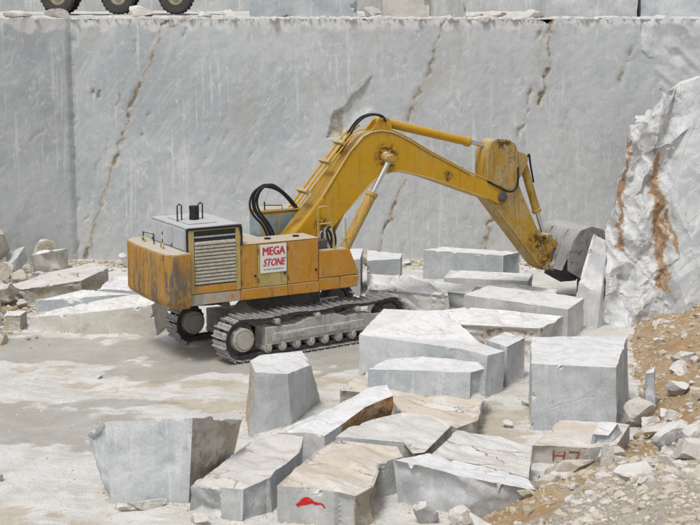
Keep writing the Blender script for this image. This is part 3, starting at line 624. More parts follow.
# ================================================================== ROCK OUTCROP (right)
def outcrop():
    def ztop(x): 
        P_ = [(7.2, 4.9), (7.84, 5.38), (8.3, 5.85), (8.7, 6.0), (8.95, 6.65), (9.9, 7.15), (11.5, 7.9), (16, 8.6)]
        for (a, b_), (c_, d) in zip(P_, P_[1:]):
            if x <= c_: return b_ + (d - b_) * (x - a) / (c_ - a)
        return 8.6
    def edge(z): return 7.28 + 0.06 * z + 0.015 * z * z + 0.10 * fbm((3, 1, z), 1.1, 4)
    def pt(u, v):
        t = min(v, 1.0); uu = max(u, 0.0); z = -0.3 + t * 6; x = edge(z) + uu * (16 - edge(z))
        zt = ztop(x) + 0.16 * fbm((x, 2, 0), 1.6, 4); z = -0.3 + t * (zt + 0.3)
        wv = side(x, z)
        y1 = 40.75 + 0.13 * z + 0.55 * abs(x - 8.45 - 0.06 * z)
        y2 = 40.45 + 0.19 * z - 0.12 * (x - 9.3)
        y = y1 + (y2 - y1) * wv + rgo.uniform(-1, 1) * (0.22 * (1 - wv) + 0.08 * wv)
        if u < 0: y += -u * 6.5; x += -u * 1.9 + rgo.uniform(-.18, .18)
        if v > 1: y += (v - 1) * 9; x += (v - 1) * 2.6; z += -0.5 * (v - 1) + rgo.uniform(-.12, .12)
        return (x, y, z)
    def side(x, z): return sst(8.95, 9.35, x + 0.22 * fbm((x, 0, z), 0.9, 3) - 0.10 * (z - 3.5) * (1 if z > 3.5 else -.5))
    rgo = random.Random(4)
    us = [-1, -.75, -.5, -.3, -.14, 0] + [.055 * i for i in range(1, 8)] + [.47, .56, .66, .76, .88, 1.0]; vs_ = [i / 9 for i in range(10)] + [1.04, 1.12, 1.3, 1.6, 2.0]
    bm = bmesh.new(); G_ = []
    for j, v in enumerate(vs_):
        row = []
        for i, u in enumerate(us):
            inner = 0 < i < len(us) - 1 and 0 < j < 9 and u > 0
            uu = u + rgo.uniform(-.5, .5) * (.055 if u < .42 else .08) * .8 * inner; vv = v + rgo.uniform(-.45, .45) / 9 * inner
            row.append(bm.verts.new(pt(uu, vv)))
        G_.append(row)
    for j in range(len(vs_) - 1):
        for i in range(len(us) - 1):
            a_, b_, c_, d_ = G_[j][i], G_[j][i + 1], G_[j + 1][i + 1], G_[j + 1][i]
            if rgo.random() < .5: bm.faces.new((a_, b_, c_)); bm.faces.new((a_, c_, d_))
            else: bm.faces.new((a_, b_, d_)); bm.faces.new((b_, c_, d_))
    refine(bm, 0.09)
    for v in bm.verts:
        p = v.co; lf = 1 - side(p.x, p.z); sm_ = .3 + .7 * lf; v.co = p + sm_ * Vector((0.05 * fbm(p, 2.2, 4), -0.08 * fbm(Vector((p.x * 1.6, p.y, p.z * .6)), 1.3, 4) - 0.03 * fbm(p, 6, 3) - 0.16 * lf * tri(p.x * 4 + p.z * .5, p.z * 1.6, 4.4) - 0.05 * tri(p.x * 9, p.z * 6, 2.2), 0.04 * fbm(p + Vector((5, 0, 0)), 2.6, 4)))
    me = finish(bm, 'rock_outcrop', 20)
    WV = [side(v.co.x, v.co.z) for v in me.vertices]; CRE = [0.9 * sst(-.5, -.05, v.co.z - ztop(v.co.x)) for v in me.vertices]
    A = [([(8.0, 5.3), (7.92, 4.4), (7.85, 3.3), (7.8, 2.2)], .09), ([(8.75, 4.9), (8.7, 4.0), (8.95, 3.0), (8.85, 2.0), (9.05, 1.2)], .21), ([(9.15, 3.4), (9.3, 2.2)], .09)]
    vals = []
    for v in me.vertices:
        x, z = v.co.x, v.co.z; wob = 0.3 * fbm(v.co, 1.8, 4)
        vals.append(max(math.exp(-(pdist(x + wob * .7, z, p) / w) ** 2) for p, w in A) if v.co.y < 43.5 else 0)
    me.attributes.new('rust', 'FLOAT', 'POINT').data.foreach_set('value', vals)
    me.attributes.new('pale', 'FLOAT', 'POINT').data.foreach_set('value', [max(0.5 * (1 - w_) + 0.12, CRE[i]) for i, w_ in enumerate(WV)])
    k = NT('outcrop_marble'); c = k.coord('Object'); ru = k.attr('rust'); pa = k.attr('pale')
    n1 = k.noise(c, 0.8, 6, 0.65, 0.8); n2 = k.noise(c, 3.5, 6, 0.7, 0.7); fine = k.noise(c, 24, 3)
    dv = k.noise(k.remap(c, (0.6, 1, 2.2), (0, 0.7, 0)), 1.2, 6, 0.62, 0.8)
    col = k.mix(k.step(n1, 0.38, 0.62), (0.42, 0.45, 0.47), (0.55, 0.565, 0.57)); col = k.mix(k.step(dv, 0.47, 0.60, 0, 0.8), col, (0.66, 0.665, 0.66))
    col = k.mix(k.step(k.math('ADD', pa, k.math('MULTIPLY', k.math('SUBTRACT', k.noise(c, 5, 4, 0.75, 1.0), 0.5), 1.0)), 0.40, 0.75, 0, 0.6), col, (0.66, 0.655, 0.635))
    fl = k.vec('ADD', k.remap(c, (1.2, 1.2, .6), (0, -.5, 0)), k.vec('MULTIPLY', k.noise(c, 2.0, 4, 0.7), (.4, .4, .4)))
    col = k.mix(k.math('MULTIPLY', k.step(k.voro(fl, 1.0), 0, .014, 1, 0), k.step(n1, .4, .6, .2, .7)), col, (0.27, 0.25, 0.22))
    rm = k.math('ADD', ru, k.math('MULTIPLY', k.math('SUBTRACT', n2, 0.5), 0.9))
    n3 = k.noise(c, 9, 5, 0.75, 0.6); rm = k.math('ADD', rm, k.math('MULTIPLY', k.math('SUBTRACT', n3, 0.5), 1.6))
    col = k.mix(k.step(rm, 0.25, 0.6, 0, 0.7), col, (0.45, 0.385, 0.30)); col = k.mix(k.step(rm, 0.55, 0.8, 0, 0.85), col, k.mix(k.step(n2, 0.4, 0.6), (0.37, 0.22, 0.105), (0.28, 0.165, 0.08)))
    col = k.mix(k.step(n3, 0.54, 0.70, 0, 0.3), col, (0.33, 0.33, 0.32))
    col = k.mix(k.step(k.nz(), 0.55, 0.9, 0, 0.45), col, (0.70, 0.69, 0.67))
    col = k.mix(k.step(fine, 0.5, 0.8, 0, 0.2), col, (0.3, 0.3, 0.29))
    m = k.done(col, 0.8, k.bump(k.math('ADD', n2, k.math('MULTIPLY', fine, 0.3)), 0.5, 0.05))
    return tag(link('rock_outcrop', me, m), 'towering rough marble outcrop with rust stains rising above the earth bank', 'rock outcrop')
outcrop()

# ================================================================== MARBLE BLOCKS
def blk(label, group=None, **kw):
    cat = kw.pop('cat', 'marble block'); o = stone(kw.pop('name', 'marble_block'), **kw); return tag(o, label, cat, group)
def flat(pts, z): return [(x, y, z) for x, y in pts]
# right of centre
G = blk('large squared marble block with snow white top beside the earth bank', top=[(3.98, 30.92, 1.53), (5.79, 30.7, 1.50), (6.55, 33.5, 1.53), (4.26, 33.45, 1.55)],
        base=[(4.0, 30.95), (5.85, 30.75), (6.65, 33.5), (4.25, 33.5)], mat='grey', seed=1, chip=0.08, rough={5: .02, 3: .025}, L=.08)
blk('long marble block with sloping white roof-like top behind the flat slab', top=[(0.22, 35.43, 1.12), (2.6, 34.0, 1.12), (3.26, 33.6, 1.04), (3.72, 34.15, 1.02), (3.2, 35.0, 1.02), (2.45, 36.6, 1.48), (0.9, 37.3, 1.36)],
    base=[(0.25, 35.4), (2.55, 33.95), (3.18, 33.58), (3.70, 34.15), (3.3, 35.1), (2.6, 37.1), (0.8, 37.7)], mat='grey', seed=2, L=.09, topamp=.012, fan=False)
blk('narrow upright marble piece wedged against the end of the roof-topped block', top=flat([(3.84, 34.5), (4.38, 35.45), (3.95, 36.1), (3.38, 35.2)], 1.04), mat='pale', seed=3, rough={2: .05, 3: .05})
blk('flat marble slab with rounded white top lying on the tan stone floor slab', top=[(0.42, 32.75, .93), (2.72, 31.8, 1.12), (3.05, 32.0, 1.14), (2.95, 32.55, 1.15), (1.74, 33.3, 1.1), (0.85, 33.4, 1.0)],
    base=[(0.40, 32.7), (2.7, 31.72), (3.08, 32.0), (2.98, 32.6), (1.7, 33.35), (.8, 33.45)], zb=.46, mat='blue', seed=4, rough={3: .05}, L=.08)
blk('rough broken marble block with orange rust patches behind the roof-topped block', top=[(2.19, 38.1, .8), (3.4, 37.7, .85), (4.96, 37.1, .9), (5.8, 38.6, .9), (3.32, 40.0, .85), (1.98, 39.5, .8)],
    mat='white', seed=5, dflt=.08, topamp=.05, mats={2: 'patch', 3: 'patch', 7: 'patch'}, chip=.2)
blk('long flat-topped marble slab in front of the excavator bucket', top=[(3.32, 41.55, .86), (6.0, 39.25, .93), (6.69, 40.75, .94), (4.17, 42.85, .88)], mat='pale', seed=6, L=.13)
blk('squared bluish marble block standing alone at the foot of the wall', top=[(2.47, 48.5, .97), (5.08, 47.5, .95), (5.7, 48.1, .95), (3.18, 49.17, .97)], mat='blue', seed=7, L=.13, rough={3: .08})
blk('grey marble block with white top behind the excavator front', top=flat([(.55, 46.0), (1.62, 46.35), (1.72, 47.3), (.58, 48.0)], 1.05), mat='blue', seed=8, L=.14)
blk('pale marble block half hidden by the excavator body front', top=flat([(-.75, 45.0), (.32, 45.5), (.42, 47.4), (-.6, 47.5)], 1.2), mat='pale', seed=9, L=.14)
blk('broken lumpy marble boulder beside the front end of the track', top=[(.55, 42.95, .75), (1.5, 42.4, .8), (2.9, 42.0, .75), (2.95, 43.0, .7), (1.8, 44.0, .95), (.65, 44.4, .95)],
    base=[(.5, 42.9), (1.5, 42.3), (3.0, 41.9), (3.1, 43.1), (1.8, 44.1), (.5, 44.5)], mat='white', seed=10, dflt=.12, topamp=.10, chip=.25)
blk('thin white marble slab lying behind the flat-topped slab', top=flat([(3.78, 44.5), (6.2, 43.0), (6.35, 43.9), (5.14, 44.8)], .55), mat='pale', seed=11, L=.14, topamp=.04)
blk('low broken slab between the lumpy boulder and the flat-topped slab', top=flat([(2.2, 43.5), (3.6, 42.9), (3.9, 44.1), (2.7, 44.9)], .62), mat='pale', seed=51, L=.12, rough={0: .03, 2: .05})
blk('square-cut marble slab lying behind the lumpy boulder', top=flat([(.9, 44.9), (2.3, 45.2), (2.2, 46.3), (1.9, 46.6), (.8, 45.8)], .5), mat='grey', seed=52, L=.12, rough={0: .03})
blk('thick pale slab under the raised arm before the squared bluish block', top=flat([(3.0, 45.6), (5.6, 45.0), (5.9, 46.2), (3.3, 46.9)], .6), mat='pale', seed=53, L=.12, rough={0: .025})
blk('smooth marble leftover leaning at the foot of the outcrop', top=[(6.75, 42.1, 1.2), (7.25, 41.2, 1.0), (7.6, 42.2, 2.3), (7.3, 43.2, 2.4)], base=[(6.5, 41.9), (7.1, 40.9), (7.7, 42.0), (7.2, 43.4)], mat='pale', seed=12, dflt=.022, topamp=.03, chip=.12)
# front cluster
blk('upright white-topped marble block standing between excavator and the split blocks', top=[(-2.07, 31.06, 1.30), (-1.38, 31.3, 1.20), (-.87, 32.55, 1.10), (-1.14, 33.35, 1.22), (-2.06, 32.8, 1.27), (-2.27, 32.2, 1.27)],
    base=[(-2.2, 30.6), (-1.3, 31.4), (-.69, 33.4), (-1.0, 33.8), (-2.0, 33.3), (-2.4, 32.3)], mat='pale', seed=13, L=.08, mats={5: 'brown', 4: 'brown', 7: 'brown'}, rough={4: .05, 5: .05, 7: .022}, chip=.09)
blk('bulky grey marble block with rounded corner and brown broken side by the muddy floor', top=[(-4.62, 26.45, 1.58), (-2.95, 26.42, 1.66), (-2.1, 27.5, 1.30), (-4.3, 27.9, 1.1), (-5.08, 27.0, 1.15)],
    base=[(-4.52, 26.3), (-3.05, 26.28), (-2.42, 27.5), (-4.2, 27.9), (-4.72, 27.0)], mat='grey', seed=14, L=.08, mats={3: 'brown'}, rough={0: .04, 3: .05, 6: .04}, dflt=.018, chip=.10)
C1 = blk('low grey marble block with cracked top next to the bulky rounded block', top=[(-2.93, 25.75, .56), (-2.4, 25.5, .62), (-1.93, 25.34, .63), (-1.5, 25.82, .68), (-.98, 27.37, .68), (-.95, 28.45, .66), (-1.5, 28.68, .65), (-2.03, 28.2, .63)],
    base=[(-3.02, 25.88), (-2.4, 25.45), (-1.97, 25.37), (-1.47, 25.75), (-1.0, 27.37), (-.97, 28.4), (-1.5, 28.65), (-2.1, 28.2)], mat='split', seed=15, L=.075, rough={0: .028, 2: .08, 9: .04, 4: .05}, chip=.11)
blk('wedge-shaped marble block with orange rusty end leaning between split slabs', top=[(-.92, 28.83, .62), (-.52, 28.6, .62), (-.17, 29.0, .74), (.32, 29.72, .90), (.93, 30.32, .98), (.80, 30.95, 1.07), (.42, 31.1, .96), (-.3, 30.5, .70), (-1.1, 29.54, .63), (-1.5, 28.85, .60)],
    mat='pale', seed=16, L=.08, mats={4: 'rust', 5: 'rust', 6: 'rust'}, rough={5: .03, 6: .04, 7: .04}, chip=.06)
D1 = blk('wide tan-topped marble slab with a red spray mark on its front', top=[(-1.33, 25.34, .70), (-.85, 25.25, .70), (-.25, 25.04, .69), (.1, 24.83, .68), (.45, 25.34, .70), (.62, 26.7, .70), (1.02, 27.0, .71), (.93, 27.6, .72), (-.28, 28.05, .72), (-.62, 27.4, .72)],
    mat='tan', seed=17, L=.075, mats={5: 'brown', 6: 'brown'}, rough={0: .03, 4: .04, 5: .05, 6: .05}, chip=.1)
blk('cracked pale marble slab with brown broken edge behind the red-marked slab', top=[(-.28, 28.2, .74), (1.06, 27.85, .73), (1.22, 27.15, .72), (1.46, 27.22, .72), (2.14, 29.1, .72), (1.72, 29.85, .70), (1.12, 30.12, .68), (.45, 29.55, .69), (-.04, 28.9, .71)],
    mat='split', seed=18, L=.08, mats={4: 'rust', 5: 'brown', 3: 'brown'}, rough={0: .028, 4: .08, 5: .1, 3: .08}, chip=.05)
blk('tan stone floor slab carrying the flat white-topped slab', top=[(1.08, 30.9, .52), (1.2, 30.35, .52), (1.8, 30.05, .52), (2.26, 29.5, .52), (2.76, 30.05, .53), (2.93, 31.3, .53), (3.1, 33.1, .53), (.3, 34.1, .53), (-.25, 32.5, .52), (.85, 32.1, .52)],
    mat='tan', seed=19, L=.09, mats={9: 'brown', 10: 'brown', 4: 'brown', 5: 'brown', 6: 'brown'}, rough={0: .03, 5: .06, 6: .06, 9: .06, 10: .06}, chip=.12)
blk('chunky grey marble block with chiselled front half buried in gravel', top=[(.80, 26.25, .88), (1.24, 25.92, .89), (2.1, 25.38, .82), (3.35, 25.0, .72), (3.28, 25.6, .74), (2.4, 26.2, .80), (1.5, 26.65, .86)],
    base=[(.92, 26.3), (1.4, 25.98), (2.1, 25.5), (3.3, 25.15), (3.25, 25.6), (2.4, 26.15), (1.5, 26.6)], mat='grey', seed=20, L=.075, rough={0: .02, 3: .06, 2: .05, 4: .04}, chip=.11)
blk('white-topped marble slab between the chiselled block and the low tan slab', top=[(1.55, 26.75, .82), (2.44, 26.3, .78), (3.3, 25.72, .72), (3.57, 27.5, .72), (3.03, 28.2, .74), (2.16, 28.36, .80)], mat='split', seed=21, L=.08, rough={0: .028}, chip=.11)
N1 = blk('low tan slab with faded red letters at the foot of the squared block', top=[(3.72, 28.6, .41), (4.3, 28.55, .42), (4.85, 28.43, .42), (5.45, 28.61, .42), (6.0, 30.1, .42), (4.54, 30.35, .42), (4.08, 29.45, .41)],
    mat='tan', seed=22, L=.075, mats={2: 'brown', 3: 'brown'}, rough={2: .035, 3: .035, 0: .02}, chip=.08)
blk('small bluish marble wedge lying on the low tan slab', top=[(4.95, 28.7, .62), (5.3, 28.75, .58), (5.6, 29.3, .68), (5.25, 29.5, .66)], base=[(4.9, 28.62), (5.4, 28.68), (5.75, 29.35), (5.2, 29.55)], zb=.36, mat='blue', seed=23, L=.07, dflt=.03)
blk('upright grey shard standing beside the squared block on the bank', top=[(6.75, 32.3, .95), (6.95, 32.25, 1.0), (7.05, 32.6, 1.05), (6.85, 32.75, .9)], base=[(6.72, 32.2), (7.0, 32.1), (7.1, 32.7), (6.8, 32.8)], mat='blue', seed=24, L=.08, dflt=.03, mats={3: 'brown'})
# left slabs
blk('long beige marble slab lying beside the excavator counterweight', top=[(-9.15, 40.9, .36), (-7.8, 40.42, .56), (-6.9, 40.4, .66), (-5.6, 40.22, .86), (-5.3, 41.4, .9), (-6.4, 42.0, .8), (-7.4, 41.8, .65), (-8.6, 41.5, .45)],
    base=[(-9.28, 40.8), (-7.87, 40.38), (-6.9, 40.3), (-5.45, 40.15), (-5.3, 41.5), (-6.4, 42.1), (-7.4, 41.9), (-8.6, 41.6)], mat='beige', seed=25, L=.1, rough={0: .05}, chip=.1)
blk('bluish marble slab behind the long beige slab', top=[(-9.5, 43.0, .38), (-7.2, 42.5, .66), (-6.5, 42.6, .68), (-8.2, 43.9, .55)], mat='blue', seed=26, rough={0: .04})
blk('broad tilted marble slab with brown front edge near the rock pile', top=[(-10.7, 44.5, .52), (-10.1, 44.1, .50), (-8.35, 44.35, .72), (-7.75, 45.9, .85), (-8.3, 46.9, .85), (-9.6, 45.9, .7)], mat='split', seed=27, mats={3: 'brown', 4: 'brown'}, rough={3: .05, 2: .08})
blk('white marble slab between the tilted slab and the counterweight', top=[(-7.75, 43.75, .6), (-6.4, 43.5, .6), (-6.2, 45.0, .7), (-7.5, 45.4, .68)], mat='pale', seed=28, rough={0: .04})
blk('small brown-faced stone at the end of the long beige slab', top=[(-9.95, 40.75, .42), (-9.42, 40.65, .45), (-9.35, 41.3, .45), (-9.9, 41.4, .42)], mat='beige', seed=29, mats={2: 'brown'}, dflt=.03, L=.09)
blk('oblong cream boulder resting near the foot of the wall', top=[(-11.0, 49.2, .65), (-10.0, 49.6, .78), (-9.85, 50.2, .75), (-10.9, 49.95, .66)], mat='beige', seed=30, dflt=.06, topamp=.05, chip=.2, L=.12)
# on the upper bench
bl = [('grey marble block standing on the bench between the dump truck and the cracked block', (-3.75, 55.3, 4.0, 1.5, 2.3), 'blue'), ('cracked cream marble block on the bench above the boom', (1.2, 55.0, 1.75, 1.5, 2.2), 'beige'),
      ('brown-streaked marble block on the bench beside the cracked cream block', (2.95, 55.3, 1.4, 1.4, 1.9), 'tan'), ('long white marble block on the bench above the wide wall crack', (7.1, 54.0, 3.4, 1.6, 1.9), 'pale'),
      ('stained grey marble block at the far end of the bench row', (10.65, 54.2, 3.3, 1.7, 1.7), 'grey')]
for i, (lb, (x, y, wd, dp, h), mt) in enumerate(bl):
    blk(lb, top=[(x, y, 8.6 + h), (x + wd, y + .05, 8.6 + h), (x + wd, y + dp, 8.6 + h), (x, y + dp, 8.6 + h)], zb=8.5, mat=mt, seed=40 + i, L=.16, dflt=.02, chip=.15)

P = []; rg = random.Random(77)
for bs_ in BASES:
    n = len(bs_)
    for i in range(n):
        (ax, ay, az), (bx, by, bz) = bs_[i], bs_[(i + 1) % n]
        if az > 0.2 or ay > 49: continue
        l = math.hypot(bx - ax, by - ay); nx, ny = (by - ay) / l, -(bx - ax) / l
        for q in range(int(l * 30)):
            t = rg.random(); o_ = abs(rg.gauss(0, .10)) - .02; x, y = ax + (bx - ax) * t + nx * o_, ay + (by - ay) * t + ny * o_
            P.append((x, y, ground(x, y)[0][2], 0.016 * math.exp(rg.gauss(.2, .6)), rg.uniform(.2, .95)))
tag(gravel('block_grit', P, GRV), 'fine stone grit gathered along the foot of the blocks', 'grit')
# red spray marks, laid onto the block faces
def spray(block, name, lines, dirn, mat, width, label):
    dg = bpy.context.evaluated_depsgraph_get(); bv = BVHTree.FromPolygons([block.matrix_basis @ v.co for v in block.data.vertices], [list(p.vertices) for p in block.data.polygons])
    bm = bmesh.new(); dirn = Vector(dirn).normalized(); rgx = random.Random(5)
    for pts in lines:
        q = [Vector(p) for p in pts]
        for _ in range(2):
            r = [q[0]]
            for a, b in zip(q, q[1:]): r += [a * .75 + b * .25, a * .25 + b * .75]
            q = r + [q[-1]]
        d = []
        for a, b in zip(q, q[1:]):
            n = max(1, int((b - a).length / .02)); d += [a.lerp(b, i / n) for i in range(n)]
        d.append(q[-1]); rows = []
        for i, p in enumerate(d):
            t = (d[min(i + 1, len(d) - 1)] - d[max(i - 1, 0)]).normalized(); s = t.cross(dirn).normalized(); row = []
            wdt = width * (0.75 + 0.6 * mn.noise(p * 9) + .15 * rgx.random())
            for kx in (-1, 0, 1):
                hit = bv.ray_cast(p + s * wdt * kx - dirn * 1.5, dirn)
                row.append(bm.verts.new(hit[0] - dirn * 0.006) if hit[0] and (hit[0] - p).length < .4 else None)
            rows.append(row)
        for a, b in zip(rows, rows[1:]):
            for j in (0, 1):
                if all((a[j], a[j + 1], b[j], b[j + 1])): bm.faces.new((a[j], a[j + 1], b[j + 1], b[j]))
    me = finish(bm, name, 60)
    o = link(name, me, M[mat], block); o.matrix_parent_inverse = block.matrix_basis.inverted(); o['label'] = label; return o
bpy.context.view_layer.update()
fy = 25.2
spray(D1, 'spray_mark', [[(-.92, fy, .36), (-.86, fy, .47), (-.74, fy, .50), (-.66, fy, .43), (-.80, fy, .38), (-.92, fy, .36)], [(-.88, fy, .42), (-.74, fy, .45), (-.62, fy, .40), (-.5, fy, .42), (-.46, fy, .34)], [(-.86, fy, .40), (-.72, fy, .41)], [(-.9, fy, .38), (-.97, fy, .33)]],
      (0, 1, 0), 'spray', .028, 'bright red spray paint squiggle')
fy = 28.5
spray(N1, 'spray_mark', [[(4.16, fy, .32), (4.16, fy, .08)], [(4.38, fy, .32), (4.36, fy, .10)], [(4.16, fy, .20), (4.38, fy, .21)], [(4.46, fy, .30), (4.70, fy, .31), (4.58, fy, .12)]], (0, 1, 0), 'sprayd', .017, 'faded red painted letters')

# ================================================================== LOOSE ROCKS, one by one
def rk(label, loc, size, mat, seed, group=None, rz=0., **kw):
    if loc[0] > 1 and loc[1] < 42 and loc[2] > 0.001 and group is None: loc = (loc[0], loc[1], max(0, bank_z(loc[0], loc[1])) - size[2] * .15)
    return tag(rock('rock', loc, size, mat, seed, rz=rz, **kw), label, 'rock', group)
rk('flat white stone lying before the bulky rounded block', (-3.85, 26.0, 0), (.65, .28, .17), 'pebble', 1, rz=.5)
rk('small grey stone beside the flat white stone', (-4.22, 25.95, 0), (.22, .18, .14), 'pebble', 2)
rk('small pale stone at the corner of the cracked-top block', (-2.75, 25.25, 0), (.34, .24, .17), 'pebble', 3)
rk('rounded white stone leaning on the chiselled block', (2.05, 25.0, -.08), (.38, .32, .34), 'pebble', 4)
rk('pointed grey stone next to the rounded white stone', (1.35, 25.2, -.07), (.4, .3, .36), 'cut', 5)
rk('long brownish boulder on gravel before the low tan slab', (4.25, 27.35, .12), (.95, .42, .30), 'brown', 6, rz=.15)
rk('white stone between the brownish boulder and the slab edge', (3.62, 27.75, .05), (.42, .3, .16), 'pebble', 7)
rk('tan lump of rock against the small bluish wedge', (5.25, 28.05, .35), (.5, .45, .32), 'brown', 8)
rk('pale chunk at the right foot of the squared block', (6.45, 31.4, .12), (.62, .5, .42), 'pebble', 9)
rk('elongated white stone on top of the brown bank', (6.75, 30.0, .55), (.75, .3, .22), 'pebble', 10, rz=.4)
rk('angular grey stone on the white gravel slope', (6.15, 27.2, .85), (.75, .4, .32), 'cut', 11, rz=.5)
rk('big pale boulder at the edge of the white gravel slope', (6.2, 25.0, 1.25), (.55, .5, .45), 'pebble', 12)
rk('blocky white boulder below the big pale boulder', (6.0, 24.1, 1.2), (.75, .6, .5), 'pebble', 13)
rk('cream slab-like stone on the white gravel slope', (4.95, 23.7, .75), (.75, .5, .28), 'pebble', 14)
rk('upright white shard in the gravel before the bluish wedge', (4.95, 27.0, .45), (.3, .25, .55), 'pebble', 15)
rk('grey boulder on the brown bank above the squared block', (7.7, 33.0, .55), (.5, .4, .35), 'cut', 16)
rg = random.Random(11); cnt = 0
while cnt < 64:
    y = rg.uniform(22.5, 40); x = rg.uniform(2, 10); d = bdist(x, y)
    if d < 0.1 or x > y * 0.245 + .3: continue
    if 3.4 < x < 6.3 and 28.2 < y < 30.6: continue
    gl = bankgrey(x, y) > .5; s = .13 + .33 * rg.random() ** 2; mt = 'pebble' if gl or rg.random() < .6 else 'brown'
    where = 'white gravel slope' if gl else 'brown earth bank'; sz = 'large ' if s > .3 else ('small ' if s < .17 else '')
    lb = sz + ('pale' if mt == 'pebble' else 'brown') + ' rubble stone half sunk in the ' + where
    rk(lb, (x, y, bank_z(x, y) - s * .28), (s * rg.uniform(1, 1.6), s, s * rg.uniform(.5, .8)), mt, 100 + cnt, sz + ('pale' if mt == 'pebble' else 'brown') + ' stones on the ' + where, rz=rg.uniform(0, 6), sub=3); cnt += 1
# rock pile at the far left
LP = [('tall brown boulder at the outer end of the rock pile', (-12.2, 49.0, 0), (1.0, .9, 1.1), 'brown'), ('brown pointed rock behind the cream boulder', (-10.85, 50.6, .0), (1.15, .7, .8), 'brown'),
      ('grey round rock beside the cream boulder', (-11.4, 49.3, 0), (.75, .7, .72), 'cut'), ('flat-topped tan rock on the pile next to the tall brown boulder', (-11.75, 48.0, 0.0), (1.0, .6, .52), 'brown'), ('brown rock below the cream boulder', (-11.0, 47.6, 0), (.65, .6, .42), 'brown'),
      ('flat brown rock lying under the flat-topped tan rock', (-11.5, 46.6, 0), (.75, .5, .30), 'brown'), ('pinkish earth-covered boulder beside the tilted slab', (-10.95, 43.6, 0), (1.5, 1.3, .8), 'brown'), ('white boulder before the earth-covered boulder', (-10.55, 42.1, 0), (.8, .6, .5), 'pebble'),
      ('grey stone between the white boulder and the small brown-faced stone', (-10.35, 41.2, 0), (.5, .5, .4), 'cut')]
for i, (lb, l, s, m_) in enumerate(LP): rk(lb, l, s, m_, 60 + i)
for i in range(16):
    x, y = random.uniform(-12, -9.9), random.uniform(41, 48.5)
    rk('rubble stone scattered around the rock pile', (x, y, max(0, mound(x, y) - .05)), (random.uniform(.2, .5), random.uniform(.2, .4), random.uniform(.12, .3)), random.choice(['pebble', 'brown', 'cut']), 80 + i, 'stones around the rock pile', rz=random.uniform(0, 6), sub=2)
for i in range(14):
    x = random.uniform(-9.3, 7)
    rk('stone fallen at the foot of the quarry wall', (x, random.uniform(50.2, 51.4), 0), (random.uniform(.25, .7), random.uniform(.2, .5), random.uniform(.15, .4)), random.choice(['pebble', 'brown', 'cut']), 200 + i, 'stones at the wall foot', rz=random.uniform(0, 6), sub=2)
for i, (x, y, s) in enumerate([(-10.4, 53.2, .5), (-7.7, 53.6, .6), (-5.3, 53.2, .35), (-4.3, 53.4, .45), (.75, 54, .5), (4.6, 54, .45), (5.3, 53.4, .4), (6.5, 53.6, .5), (-11.6, 52.6, .5)]):
    rk('white chunk lying along the crest of the bench', (x, y - max(0, -9.85 - x) * .62, 8.58), (s * 1.5, s, s * .65), 'pebble', 230 + i, 'chunks along the bench crest', sub=2)
for i, (x, y) in enumerate([(1.1, 36.2), (4.1, 33.0), (3.5, 31.2), (-2.0, 34.9), (-6.3, 35.4), (-4.9, 29.0), (-1.1, 34.3), (-7.0, 27.6), (3.9, 36.8), (6.9, 38.6)]):
    rk('chip of marble lying loose on the quarry floor', (x, y, 0.0), (random.uniform(.15, .35), random.uniform(.12, .25), random.uniform(.08, .16)), 'pebble', 260 + i, 'chips on the quarry floor', rz=random.uniform(0, 6), sub=2)

# ================================================================== EXCAVATOR
EX = bpy.data.objects.new('excavator', None); COL.objects.link(EX); EX.location = (-1.85, 39.6, 0); EX.rotation_euler = (0, 0, R(30))
tag(EX, 'large worn yellow and orange crawler excavator reaching towards the outcrop', 'excavator')
# --- undercarriage (turned 6 degrees against the upper body)
TR = 6.0; HX = 2.42; RR = 0.50; CZ = 0.60
def put(o, rz=TR, loc=(0, 0, 0)): o.rotation_euler = (0, 0, R(rz)); o.location = loc; return o
def oval(u):
    """point and tangent angle at path length u, run clockwise seen from -y"""
    Ls = 2 * HX; La = math.pi * RR; u %= 2 * (Ls + La)
    if u < Ls: t = u / Ls; return -HX + u, CZ + RR - 0.05 * math.sin(math.pi * t * 3) ** 2, 0.0
    u -= Ls
    if u < La: a = u / RR; return HX + RR * math.sin(a), CZ + RR * math.cos(a), -a
    u -= La
    if u < Ls: return HX - u, CZ - RR, -math.pi
    u -= Ls; a = u / RR; return -HX - RR * math.sin(a), CZ - RR * math.cos(a), -math.pi - a
NS = 60; LEN = 2 * (2 * HX + math.pi * RR); PIT = LEN / NS
b = MB(); b.box(-PIT * .43, PIT * .43, -.31, .31, .05, .072); b.box(-PIT * .43, -PIT * .27, -.31, .31, .072, .13); b.box(PIT * .1, PIT * .2, -.31, .31, .072, .092)
for s in (-1, 1): b.box(-PIT * .3, PIT * .1, s * .2 - .025, s * .2 + .025, .072, .085)
shoe_me = b.build('track_shoe', 'shoe').data; bpy.data.objects.remove(bpy.data.objects['track_shoe'])
